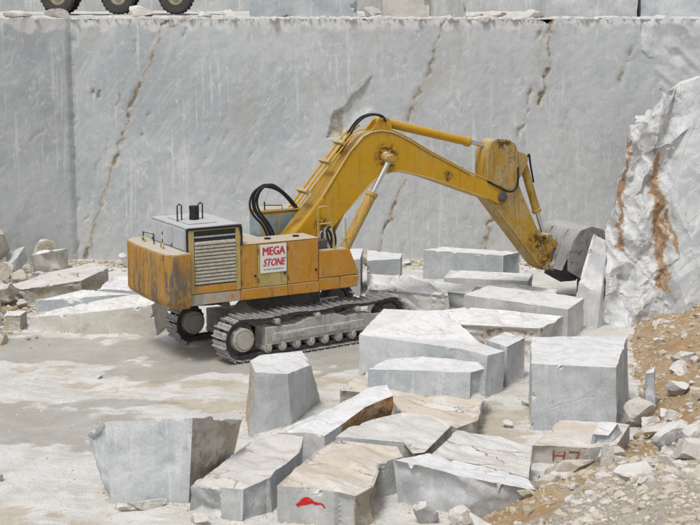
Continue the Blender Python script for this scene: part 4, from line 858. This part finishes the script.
for side in (-1, 1):
    yc = 1.28 * side; f = -1
    b = MB()
    for i in range(NS * 2):
        x, z, a = oval((i + .5) * PIT / 2); ca, sa = math.cos(a), math.sin(a)
        for yy in (-.13, .13):
            q = [(-PIT * .27, -.07), (PIT * .27, -.07), (PIT * .27, .048), (-PIT * .27, .048)]
            b.prism([(x + ca * t - sa * n, z + sa * t + ca * n) for t, n in q], yy - .03, yy + .03)
    tr = put(b.build('track_chain', 'link', EX)); tr.location = Matrix.Rotation(R(TR), 3, 'Z') @ Vector((.14, yc, 0))
    for i in range(NS):
        o = link('track_shoe', shoe_me, M['shoe'], tr); x, z, a = oval(i * PIT); o.location = (x, 0, z); o.rotation_euler = (0, -a, 0)
    # frame, rollers, end wheels; y is measured from the track's middle
    b = MB(); b.prism([(-1.72, .34), (1.75, .34), (1.95, .52), (1.95, .72), (1.3, .84), (.9, .80), (.55, .93), (-.35, .93), (-.75, .80), (-1.72, .84)], -.27, .27)
    b.box(-1.5, 1.5, -.29, -.25, .42, .66)
    tf = b.build('track_frame', 'under', EX, bevel=.025); put(tf); tf.location = tr.location
    b = MB(); b.box(-1.2, -.5, -.32, -.29, .46, .62); b.build('cover_plate', 'under', tf, bevel=.01)
    b = MB(); b.box(.3, 1.0, -.32, -.29, .46, .62); b.build('cover_plate', 'under', tf, bevel=.01)
    for x in (-1.35, -.05, 1.28):
        b = MB(); b.cyl((x, -.31, .965), (x, .31, .965), .085, 18); b.cyl((x, -.335, .965), (x, -.31, .965), .06, 14); b.build('carrier_roller', 'hub', tf, bevel=.012)
    for i in range(8):
        x = -1.62 + i * .46; b = MB(); b.cyl((x, -.24, .26), (x, .24, .26), .13, 18); b.cyl((x, -.30, .27), (x, -.24, .27), .075, 14); b.box(x - .07, x + .07, -.29, -.24, .3, .38); b.build('track_roller', 'under', tf, bevel=.01)
    b = MB(); b.cyl((-HX, -.10, CZ), (-HX, .10, CZ), .43, 40)
    for i in range(20):
        a = i * math.pi / 10; b.cyl((-HX + .43 * math.cos(a), -.05, CZ + .43 * math.sin(a)), (-HX + .43 * math.cos(a), .05, CZ + .43 * math.sin(a)), .045, 8)
    sp = b.build('sprocket', 'link', EX, bevel=.008); put(sp); sp.location = tr.location
    b = MB(); b.cyl((-HX, -.33, CZ), (-HX, .3, CZ), .31, 36); b.cyl((-HX, -.36, CZ), (-HX, -.33, CZ), .25, 32); hb = b.build('final_drive', 'hub', sp, bevel=.02, seg=2)
    for i in range(12):
        a = i * math.pi / 6; b = MB(); p = (-HX + .28 * math.cos(a), CZ + .28 * math.sin(a)); b.cyl((p[0], -.345, p[1]), (p[0], -.33, p[1]), .018, 6)
        b.build('bolt', 'under', sp)
    b = MB(); b.cyl((HX, -.2, CZ), (HX, .2, CZ), .36, 36); b.cyl((HX, -.09, CZ), (HX, .09, CZ), .44, 36); b.cyl((HX, -.27, CZ), (HX, .27, CZ), .12, 20)
    idl = b.build('idler', 'link', EX, bevel=.015); put(idl); idl.location = tr.location
    b = MB(); b.prism([(1.7, .44), (HX + .05, .46), (HX + .12, .6), (HX + .05, .74), (1.7, .76)], -.26, -.2); b.build('idler_yoke', 'under', idl, bevel=.01)
b = MB(); b.prism([(-1.0, .5), (1.0, .5), (1.15, .75), (.8, 1.05), (-.8, 1.05), (-1.15, .75)], -1.05, 1.05); put(b.build('carbody', 'under', EX, bevel=.03))
b = MB(); b.cyl((0, 0, 1.03), (0, 0, 1.62), 1.02, 48); b.build('slewing_ring', 'link', EX, bevel=.02)
# --- upper structure
b = MB(); b.plan([(-3.42, -1.36), (.36, -1.36), (1.52, -1.33), (1.52, -.55), (1.0, -.52), (1.0, .52), (1.35, .55), (1.35, 1.4), (-3.42, 1.4)], 1.58, 1.84); b.build('turntable_deck', 'skirt', EX, bevel=.015)
for x0, x1, mt in ((-3.43, -1.98, 'skirt'), (-1.965, -.59, 'orange'), (-.575, .36, 'orange')):
    b = MB(); b.box(x0, x1, -1.405, -1.362, 1.575, 1.86); b.build('side_skirt', mt, EX, bevel=.01, dent=.008)
# counterweight: rounded rear with chamfered corners
cw = [(-3.44, -1.56), (-3.86, -1.54), (-4.05, -1.32), (-4.11, -.5), (-4.11, .5), (-4.05, 1.32), (-3.86, 1.54), (-3.44, 1.56)]
bm = bmesh.new(); rings = []
for z, ins in ((1.53, .16), (1.62, .05), (1.72, 0), (2.90, 0), (2.965, .02), (2.98, .06)):
    rings.append([bm.verts.new((x + (ins if x < -3.5 else 0), y * (1 - ins * .35), z + (.10 * sst(-3.6, -4.2, x) * 0))) for x, y in cw])
for A_, B_ in zip(rings, rings[1:]):
    for i in range(len(cw)): bm.faces.new((A_[i], A_[(i + 1) % len(cw)], B_[(i + 1) % len(cw)], B_[i]))
bm.faces.new(rings[0][::-1]); bm.faces.new(rings[-1]); x = MB(); x.bm.free(); x.bm = bm
CWT = x.build('counterweight', 'weight', EX, bevel=.02, seg=2, dent=.012)
for yy in (.77, -.5):
    b = MB(); b.tube([(-3.78, yy + .09 * math.cos(a), 3.03 + .08 * math.sin(a)) for a in [i * math.pi / 5 for i in range(11)]], .022, 8); b.build('lifting_eye', 'sand', CWT)
b = MB(); b.tube([(-3.7, .98, 2.96), (-3.7, .98, 3.2), (-3.7, .25, 3.24), (-3.7, .25, 2.96)], .016, 6); b.build('handrail', 'black', EX)
# engine house
b = MB(); b.box(-3.40, -2.0, -1.26, 1.2, 1.86, 2.98); b.build('engine_house', 'orange', EX, bevel=.015)
b = MB(); b.box(-3.50, -1.96, -1.34, .92, 2.985, 3.57); b.box(-3.5, -1.94, -1.39, .94, 3.57, 3.61); HD = b.build('engine_hood', 'hood', EX, bevel=.02, seg=2, dent=.008)
b = MB(); b.box(-3.515, -3.503, -.55, .85, 3.02, 3.53); b.build('access_panel', 'hood', HD, bevel=.004)
b = MB(); b.box(-3.515, -3.503, -1.28, -.62, 3.02, 3.53); b.build('access_panel', 'hood', HD, bevel=.004)
for yy, zz in ((.1, 3.28), (.1, 3.08), (.78, 3.05), (-.5, 3.05)):
    b = MB(); b.box(-3.53, -3.515, yy - .018, yy + .018, zz - .04, zz + .04); b.build('latch', 'black', HD)
b = MB(); b.box(-3.2, -2.4, -.9, .5, 3.612, 3.64); b.build('roof_panel', 'hood', HD, bevel=.008)
b = MB(); b.cyl((-2.78, -.3, 3.63), (-2.78, -.3, 3.80), .13, 20, .12); b.cyl((-2.78, -.3, 3.80), (-2.78, -.3, 4.0), .115, 20, .13); b.build('exhaust_stack', 'black', EX, bevel=.01)
for x in (-3.17, -2.57):
    b = MB(); b.tube([(x - .06, -.25, 3.62), (x - .06, -.25, 4.02), (x, -.25, 4.07), (x + .06, -.25, 4.02), (x + .06, -.25, 3.62)], .02, 8); b.build('grab_loop', 'black', EX)
# radiator side with louvres
b = MB(); b.box(-3.30, -2.08, -1.368, -1.345, 1.9, 3.53); RB = b.build('radiator_recess', 'dark', EX)
b = MB(); b.box(-3.44, -3.28, -1.42, -1.30, 1.875, 3.565); b.box(-2.10, -1.97, -1.42, -1.30, 1.875, 3.565); b.box(-3.28, -2.10, -1.42, -1.34, 3.51, 3.565)
b.build('grille_frame', 'sand', EX, bevel=.012)
b = MB(); b.box(-3.278, -2.102, -1.415, -1.34, 1.875, 2.08); b.build('lower_panel', 'orange', EX, bevel=.01)
b = MB(); b.box(-3.47, -1.95, -1.45, -1.425, 3.54, 3.60); b.box(-1.965, -1.925, -1.45, -1.405, 3.06, 3.54); b.build('hood_lip', 'black', EX, bevel=.006)
for i in range(12):
    z = 2.12 + i * .093; b = MB(); b.prism([(0, 0), (.055, .045), (.055, .085), (0, .045)], 0, 1); bm_ = b.bm
    for v in bm_.verts: v.co = Vector((-3.27 + v.co.y * 1.16, -1.425 + v.co.x * 1.0, z + v.co.z))
    b.build('louvre_slat', 'slat', RB)
b = MB(); b.box(-3.27, -2.11, -1.40, -1.37, 3.33, 3.37); b.build('louvre_slat', 'hood', RB)
b = MB(); b.tube([(-3.47, -1.40, 3.56), (-3.47, -1.40, 2.6), (-3.46, -1.42, 1.9)], .028, 8); b.build('seal_strip', 'black', EX)
b = MB(); b.tube([(-1.99, -1.42, 3.53), (-1.94, -1.42, 3.3), (-1.93, -1.40, 3.05)], .03, 8); b.build('seal_strip', 'black', EX)
# right-hand boxes and panels
b = MB(); b.box(-1.95, .34, -1.36, -.52, 1.86, 3.03); b.build('side_box', 'orange', EX, bevel=.015)
for x0, x1, mt in ((-1.955, -1.475, 'orange'), (-1.46, -.60, 'sand'), (-.585, .345, 'orange')):
    b = MB(); b.box(x0, x1, -1.40, -1.362, 1.875, 3.02); sp_ = b.build('side_panel', mt, EX, bevel=.01, dent=.006)
    for z in (2.05, 2.85):
        b = MB(); b.cyl((x0 + .012, -1.405, z - .06), (x0 + .012, -1.405, z + .06), .014, 8); b.build('hinge', 'link', sp_)
    b = MB(); b.box(x1 - .10, x1 - .05, -1.425, -1.404, 2.16, 2.22); b.build('latch', 'black', sp_)
b = MB(); b.box(-1.96, .36, -1.405, -.50, 3.032, 3.055); TP = b.build('top_plate', 'orange', EX, bevel=.008)
for x in (-.95, -.1):
    b = MB(); b.cyl((x, -.95, 3.055), (x, -.95, 3.09), .09, 18); b.build('filler_cap', 'black', TP)
b = MB(); b.prism([(.37, 1.93), (1.62, 1.93), (1.60, 2.02), (1.32, 2.66), (.37, 2.68)], -1.395, -.56); b.build('fuel_tank', 'orange', EX, bevel=.02, seg=2, dent=.008)
b = MB(); b.prism([(.37, 1.60), (1.02, 1.60), (1.02, 1.915), (.37, 1.915)], -1.39, -1.335); b.build('side_skirt', 'orange', EX, bevel=.01)
b = MB(); b.prism([(1.035, 1.60), (1.56, 1.60), (1.62, 1.915), (1.035, 1.915)], -1.40, -.56); b.build('step_box', 'orange', EX, bevel=.012)
# sign
b = MB(); b.box(-1.395, -.625, -1.42, -1.404, 2.24, 2.99); SG = b.build('sign_board', 'board', EX, bevel=.004); SG['label'] = 'white sign board with red MEGA STONE lettering'
def lettering(txt, size, loc, mat, shear=0, bold=.0, sx=1.0):
    cu = bpy.data.curves.new('lettering', 'FONT'); cu.body = txt; cu.size = size; cu.align_x = 'CENTER'; cu.shear = shear; cu.offset = bold; cu.extrude = .002; cu.resolution_u = 3
    t = bpy.data.objects.new('lettering_tmp', cu); COL.objects.link(t); dg = bpy.context.evaluated_depsgraph_get()
    me = bpy.data.meshes.new_from_object(t.evaluated_get(dg)); bpy.data.objects.remove(t, do_unlink=True)
    me.materials.clear(); o = link('lettering', me, M[mat], SG); o.location = loc; o.rotation_euler = (R(90), 0, 0); o.scale = (sx, 1, 1); return o
for i, dx in enumerate((-.009, 0, .009)):
    lettering('MEGA', .31, (-1.01 + dx, -1.4232 - .0006 * i, 2.715 + .003 * (i - 1)), 'red', 0, 0, .80)
    lettering('STONE', .275, (-1.005 + dx * .8, -1.4232 - .0006 * i, 2.425 + .003 * (i - 1)), 'red', .28, 0, .73)
for i in range(11):
    b = MB(); x = -1.30 + i * .055; b.box(x, x + random.uniform(.02, .042), -1.4225, -1.4205, 2.315, 2.345); b.build('small_print', 'ink', SG)
# left-hand house and cab
b = MB(); b.box(-1.95, -.45, .55, 1.38, 1.86, 2.85); b.build('left_house', 'sand', EX, bevel=.015)
b = MB(); b.box(-1.95, -.3, -.48, .50, 1.86, 2.86); b.build('valve_housing', 'sand', EX, bevel=.02)
b = MB(); b.tube([(-1.8, .7, 2.85), (-1.8, .7, 3.12), (-.9, .7, 3.12), (-.9, .7, 2.85)], .018, 6); b.build('handrail', 'sand', EX)
b = MB(); b.prism([(-.34, 1.86), (1.3, 1.86), (1.3, 2.5), (1.1, 3.50), (-.34, 3.50)], .56, 1.39); CB = b.build('cab', 'sand', EX, bevel=.025, seg=2)
b = MB(); b.box(-.38, 1.14, .54, 1.41, 3.505, 3.58); b.build('cab_roof', 'sand', CB, bevel=.03, seg=2)
for q in ([(-.28, 2.5), (.10, 2.5), (.10, 3.42), (-.28, 3.42)], [(.18, 2.5), (1.16, 2.5), (1.04, 3.42), (.18, 3.42)]):
    b = MB(); b.prism(q, .545, .557); b.build('cab_window', 'glass', CB); b = MB(); b.prism(q, 1.393, 1.405); b.build('cab_window', 'glass', CB)
b = MB(); b.box(-.353, -.343, .63, 1.32, 2.5, 3.42); b.build('cab_window', 'glass', CB)
b = MB(); b.tube([(-.25, .6, 3.58), (-.25, .6, 3.72), (.3, .6, 3.68), (.3, .6, 3.58)], .014, 6); b.build('roof_rail', 'black', CB)
b = MB(); b.cyl((-.2, .7, 3.58), (-.2, .7, 3.80), .02, 8); b.build('aerial', 'black', CB)
# --- boom
bp = [(-.15, 2.45), (.15, 2.25), (.62, 2.42), (1.28, 2.98), (2.01, 3.68), (2.56, 4.19), (2.80, 4.37), (3.05, 4.48), (3.32, 4.53), (3.62, 4.52), (4.57, 4.27), (5.96, 3.77), (6.57, 3.55), (6.98, 3.36), (7.14, 3.36), (7.30, 3.46), (7.34, 3.62), (7.26, 3.76), (6.93, 3.90),
      (5.96, 4.30), (4.56, 4.99), (3.9, 5.36), (3.58, 5.52), (3.25, 5.65), (2.92, 5.70), (2.62, 5.67), (2.37, 5.57), (1.92, 5.14), (1.09, 3.99), (.03, 2.85)]
b = MB(); b.prism(bp, -.36, .36); BO = b.build('boom', 'yellow', EX, bevel=.02, seg=2)
b = MB()
def inset(poly, i0, i1, off):
    r = []
    for i in range(i0, i1 + 1):
        a = Vector(poly[i - 1]); c_ = Vector(poly[(i + 1) % len(poly)]); d = (c_ - a).normalized(); nrm = Vector((-d.y, d.x)); r.append(Vector(poly[i]) + nrm * off)
    return r
for s in (-1, 1):
    e = inset(bp, 19, 28, -.015); b.tube([(p.x, s * .365, p.y) for p in e], .022, 6)
    e = inset(bp, 4, 12, .01); b.tube([(p.x, s * .365, p.y) for p in e], .018, 6)
b.build('flange', 'sand', BO)
b = MB()
for s in (-.17, .17): b.prism([(2.62, 5.62), (2.95, 5.98), (3.14, 6.06), (3.30, 6.03), (3.38, 5.86), (3.42, 5.55)], s - .03, s + .03)
b.build('cylinder_lug', 'yellow', BO, bevel=.01)
for s in (-1, 1):
    b = MB(); b.cyl((3.10, s * .36, 4.96), (3.10, s * .47, 4.96), .17, 24, .14); b.cyl((3.10, s * .47, 4.96), (3.10, s * .70, 4.96), .10, 20); b.build('boom_pin', 'stick', BO, bevel=.012)
    b = MB(); b.cyl((7.12, s * .36, 3.56), (7.12, s * .43, 3.56), .15, 24); b.cyl((7.12, s * .43, 3.56), (7.12, s * .46, 3.56), .09, 16); b.build('stick_pin', 'link', BO, bevel=.01)
up = [(.37, 3.62), (1.0, 4.34), (1.73, 5.14), (2.12, 5.58), (2.45, 5.80), (2.6, 5.86)]
for i, yy in enumerate((-.27, -.16, -.05, .08, .2)):
    b = MB(); o_ = .07 + .03 * (i % 2); b.tube([(x - .74 * o_ * 1.3, yy, z + .67 * o_ * 1.3) for x, z in up[:5 if i % 2 else 4]], .028, 8, 1); b.build('hydraulic_pipe', 'yellow', BO)
for (x, z) in ((.75, 4.08), (1.45, 4.86), (1.9, 5.36)):
    b = MB(); b.box(-.05, .05, -.32, .26, .02, .16); o = b.build('pipe_clamp', 'sand', BO, bevel=.008); o.location = (x - .06, 0, z); o.rotation_euler = (0, -R(48), 0)
for yy in (-.30, .28):
    b = MB(); b.tube([(x, yy, z) for x, z in ((3.3, 5.72), (3.9, 5.45), (4.56, 5.07), (5.96, 4.37), (6.8, 4.02))], .024, 8); b.build('hydraulic_pipe', 'yellow', BO)
for x, z in ((3.9, 5.40), (4.9, 4.85), (5.7, 4.47)):
    b = MB(); b.box(x - .05, x + .05, -.33, -.24, z - .02, z + .07); b.build('pipe_clamp', 'sand', BO)
b = MB(); b.tube([(6.6, -.37, 4.05), (7.0, -.40, 3.86), (7.35, -.38, 3.68), (7.62, -.36, 3.72), (7.74, -.34, 4.0), (7.72, -.33, 4.4)], .03, 8, 2); b.build('hose', 'black', EX)
for dy, dz, dx in ((-.26, 0, 0), (-.20, .02, .10), (-.12, -.04, -.08), (-.05, .0, .04)):
    b = MB(); b.tube([(-.40 + dx, dy, 2.80), (-.56 + dx, dy, 3.27), (-.92 + dx, dy, 3.66 + dz), (-1.0 + dx, dy, 3.97 + dz), (-.87 + dx, dy, 4.27 + dz), (-.60 + dx, dy, 4.41 + dz), (-.25, dy, 4.31 + dz), (.10, dy, 4.0), (.34, dy, 3.70)], .032, 8, 2); b.build('hose', 'black', EX)
for dy in (-.24, -.10):
    b = MB(); b.tube([(1.66, dy, 5.14), (1.88, dy, 5.36), (2.06, dy, 5.76), (2.36, dy, 6.08), (2.74, dy, 6.18), (3.07, dy, 6.12), (3.16, dy, 5.95)], .032, 8, 2); b.build('hose', 'black', EX)
# lift cylinders
for s in (-1, 1):
    y = s * .58; p0 = Vector((1.50, y, 2.30)); p1 = Vector((3.08, y, 4.93)); d = (p1 - p0).normalized()
    b = MB(); b.cyl(p0, p0 + d * 1.95, .145, 24); b.cyl(p0 + d * 1.88, p0 + d * 2.02, .17, 24); b.cyl(p0 + Vector((0, -.1, 0)), p0 + Vector((0, .1, 0)), .16, 20); LC = b.build('lift_cylinder', 'stick', EX, bevel=.01)
    b = MB(); b.cyl(p0 + d * 2.02, p1, .075, 20); b.build('piston_rod', 'rod', LC)
    b = MB(); b.cyl(p1 + Vector((0, -.09, 0)), p1 + Vector((0, .09, 0)), .14, 20); b.build('rod_eye', 'stick', LC, bevel=.01)
b = MB()
for s in (-1, 1): b.prism([(1.0, 1.86), (1.72, 1.86), (1.72, 2.3), (1.5, 2.5), (1.3, 2.4)], s * .58 - .20, s * .58 - .15); b.prism([(1.0, 1.86), (1.72, 1.86), (1.72, 2.3), (1.5, 2.5), (1.3, 2.4)], s * .58 + .13, s * .58 + .18)
b.build('cylinder_bracket', 'sand', EX, bevel=.01)
b = MB()
for s in (-1, 1): b.prism([(-.5, 1.86), (.7, 1.86), (.45, 2.6), (.1, 2.72), (-.3, 2.5)], s * .42 - .04, s * .42 + .04)
b.build('boom_bracket', 'sand', EX, bevel=.01)
# hoses and handrails at the front
for pts in ([(.38, -1.33, 3.05), (.37, -1.33, 3.80), (.43, -1.33, 3.87), (.64, -1.33, 3.87), (.72, -1.33, 3.78), (.90, -1.33, 2.68)], [(.40, -1.33, 3.40), (.78, -1.33, 3.40)], [(1.24, -1.33, 2.66), (1.22, -1.33, 3.5)], [(1.28, -1.33, 2.3), (1.24, -1.36, 2.95), (1.10, -1.33, 2.95)]):
    b = MB(); b.tube(pts, .02, 8, 1 if len(pts) > 3 else 0); b.build('handrail', 'sand', EX)
for i in range(4):
    yy = -.75 - i * .12; b = MB(); b.tube([(.75 + i * .06, yy, 2.66), (.72, yy, 3.0 + .06 * i), (.95, yy + .05, 3.15 + .05 * i), (1.12, yy + .1, 2.9), (1.08, yy + .12, 2.66)], .03, 8, 2); b.build('hose', 'black' if i % 2 else 'rod', EX)
b = MB(); b.box(.5, .8, -1.1, -.75, 2.68, 2.92); b.build('valve_block', 'link', EX, bevel=.02)
# stick cylinder
p0 = Vector((3.18, 0, 5.93)); p1 = Vector((6.95, 0, 5.02)); d = (p1 - p0).normalized()
b = MB(); b.cyl(p0, p0 + d * 3.02, .13, 24); b.cyl(p0 + d * 2.95, p0 + d * 3.08, .15, 24); b.cyl(p0 + Vector((0, -.13, 0)), p0 + Vector((0, .13, 0)), .15, 20); SC = b.build('stick_cylinder', 'yellow', EX, bevel=.01)
b = MB(); b.cyl(p0 + d * 3.08, p1, .07, 20); b.build('piston_rod', 'rod', SC)
b = MB(); b.cyl(p1 + Vector((0, -.24, 0)), p1 + Vector((0, .24, 0)), .12, 20); b.build('rod_eye', 'link', SC, bevel=.01)
# stick
spf = [(6.66, 3.52), (7.0, 3.12), (8.62, 1.30), (8.80, 1.18), (9.10, 1.14), (9.24, 1.22), (9.26, 1.42), (8.50, 2.52), (7.82, 3.82), (7.72, 4.9), (7.66, 5.08), (7.42, 5.22), (7.0, 5.28), (6.76, 5.20), (6.62, 4.95), (6.60, 4.4)]
b = MB(); b.prism(spf, -.30, .30); SK = b.build('stick', 'stick', EX, bevel=.025, seg=2)
b = MB()
for s in (-1, 1): b.tube([(p[0], s * .305, p[1]) for p in ((6.64, 4.9), (6.63, 4.4), (6.69, 3.55), (8.6, 1.36))], .025, 6)
b.build('flange', 'sand', SK)
b = MB()
for s in (-.2, .2): b.prism([(7.70, 4.90), (8.08, 4.76), (8.18, 4.58), (7.92, 4.1), (7.76, 4.0)], s - .025, s + .025)
b.build('cylinder_lug', 'stick', SK, bevel=.008)
p0 = Vector((8.08, 0, 4.62)); p1 = Vector((8.98, 0, 2.22)); d = (p1 - p0).normalized()
b = MB(); b.cyl(p0, p0 + d * 1.75, .125, 24); b.cyl(p0 + d * 1.68, p0 + d * 1.8, .145, 24); b.cyl(p0 + Vector((0, -.16, 0)), p0 + Vector((0, .16, 0)), .13, 20); BC = b.build('bucket_cylinder', 'stick', EX, bevel=.01)
b = MB(); b.cyl(p0 + d * 1.8, p1, .07, 20); b.build('piston_rod', 'rod', BC)
b = MB(); b.tube([p0 + Vector((.12, -.1, 0)), p0 + Vector((.22, -.1, .16)), p0 + Vector((.28, -.05, -.1)), p0 + d * .8 + Vector((.16, -.05, 0))], .03, 8, 1); b.build('hose', 'black', BC)
b = MB()
for s in (-1, 1): b.prism([(8.93, 2.30), (8.83, 2.20), (8.86, 1.72), (8.92, 1.58), (9.02, 1.62), (9.02, 2.2)], s * .36 - .025, s * .36 + .025)
b.cyl((8.93, -.40, 2.2), (8.93, .40, 2.2), .10, 20); b.build('rocker_link', 'stick', EX, bevel=.01)
b = MB()
for s in (-.24, .24): b.prism([(8.88, 2.12), (8.95, 2.3), (9.40, 1.92), (9.5, 1.78), (9.40, 1.68), (9.30, 1.76)], s - .03, s + .03)
b.build('bucket_link', 'stick', EX, bevel=.01)
# bucket: shell bent along a profile, two side plates, teeth
prof = [(9.02, 1.24), (9.22, 1.62), (9.36, 2.02), (9.62, 2.32), (10.02, 2.40), (10.42, 2.28), (10.74, 1.98), (10.92, 1.55), (10.96, 1.05), (10.88, .55)]
inn = [(p[0] * .965 + 9.9 * .035, p[1] * .965 + 1.3 * .035) for p in prof]
b = MB(); b.prism(prof + inn[::-1], -.80, .80); BK = b.build('bucket', 'bucket', EX, bevel=.006); BK.scale = (1.1, 1.1, 1.1); BK.location = (-.905, 0, -.13)
for s in (-1, 1):
    b = MB(); b.prism(prof[1:] + [(10.35, .62), (9.75, .92), (9.22, 1.22)], s * .82 - .02, s * .82 + .02); b.build('side_plate', 'bucket', BK, bevel=.006)
    b = MB(); b.prism([(10.86, .5), (11.0, .9), (10.9, .95), (10.3, .68), (9.75, .96), (9.7, .84), (10.3, .52)], s * .85 - .015, s * .85 + .015); b.build('side_cutter', 'bucket', BK, bevel=.005)
for i in range(5):
    y = -.66 + i * .33; b = MB(); b.prism([(10.99, .80), (10.82, .80), (10.80, .5), (10.80, .18), (10.86, .17), (10.95, .5)], y - .07, y + .07); b.build('tooth', 'bucket', BK, bevel=.01)
b = MB()
for s in (-.34, .34): b.prism([(8.98, 1.28), (9.06, 1.16), (9.3, 1.5), (9.7, 2.33), (9.52, 2.30), (9.30, 1.90)], s - .03, s + .03)
b.cyl((9.10, -.42, 1.32), (9.10, .42, 1.32), .09, 18); b.cyl((9.40, -.40, 1.80), (9.40, .40, 1.80), .08, 18); b.build('bucket_ear', 'bucket', BK, bevel=.008)

# ================================================================== DUMP TRUCK ON THE BENCH
TK = bpy.data.objects.new('dump_truck', None); COL.objects.link(TK); TK.location = (-9.2, 61.5, 8.64); TK.scale = (1.08, 1.08, 1.15); TK.rotation_euler = (0, 0, R(4)); tag(TK, 'dusty dump truck parked on the bench above the wall', 'truck')
b = MB(); pr = []
for r_, y in ((.30, -.2), (.44, -.22), (.56, -.20), (.61, -.12), (.61, .12), (.56, .20), (.44, .22), (.30, .2)): pr.append((r_, y))
for i in range(36):
    a = 2 * math.pi * i / 36
for (r0, y0), (r1, y1) in zip(pr, pr[1:]):
    for i in range(36):
        a, c_ = 2 * math.pi * i / 36, 2 * math.pi * (i + 1) / 36
        b.bm.faces.new([b.bm.verts.new(v) for v in ((r0 * math.cos(a), y0, r0 * math.sin(a)), (r0 * math.cos(c_), y0, r0 * math.sin(c_)), (r1 * math.cos(c_), y1, r1 * math.sin(c_)), (r1 * math.cos(a), y1, r1 * math.sin(a)))])
bmesh.ops.remove_doubles(b.bm, verts=b.bm.verts[:], dist=.0005)
for i in range(24):
    a = 2 * math.pi * i / 24; ca, sa = math.cos(a), math.sin(a); y0, y1 = (-.2, .0) if i % 2 else (0, .2)
    b.prism([(ca * .60 - sa * t, sa * .60 + ca * t) for t in (-.04, .04)] + [(ca * .64 - sa * t, sa * .64 + ca * t) for t in (.04, -.04)], y0, y1)
ty = b.build('tyre', 'tyre').data; bpy.data.objects.remove(bpy.data.objects['tyre'])
b = MB(); b.cyl((0, -.14, 0), (0, .14, 0), .31, 28); b.cyl((0, -.19, 0), (0, -.14, 0), .15, 18); rim_me = b.build('rim', 'truck', bevel=.02).data; bpy.data.objects.remove(bpy.data.objects['rim'])
for x in (-2.55, -.3, 1.85):
    for s in (-1, 1):
        wv = link('wheel', rim_me, M['truck'], TK); wv.location = (x, s * 1.05, .62); wv.rotation_euler = (0, 0, 0 if s < 0 else math.pi); link('tyre', ty, M['tyre'], wv)
b = MB(); b.box(-3.6, 2.6, -.5, .5, .75, 1.1); b.box(-1.6, -1.0, -1.0, -.5, .55, 1.05); b.box(.5, 1.0, -1.0, -.5, .6, 1.05); b.build('chassis', 'truck', TK, bevel=.02)
b = MB(); b.prism([(-1.9, 1.25), (2.7, 1.2), (3.0, 1.9), (2.9, 2.9), (-1.9, 2.9)], -1.25, 1.25); b.build('dump_bed', 'truck', TK, bevel=.03)
b = MB(); b.prism([(-3.8, .9), (-2.1, .9), (-2.1, 2.9), (-3.4, 2.9), (-3.75, 2.0)], -1.2, 1.2); cb_ = b.build('cab', 'truck', TK, bevel=.04)
b = MB(); b.prism([(-3.3, 2.0), (-2.4, 2.0), (-2.4, 2.7), (-3.2, 2.7)], -1.225, -1.205); b.build('cab_window', 'glass', cb_)
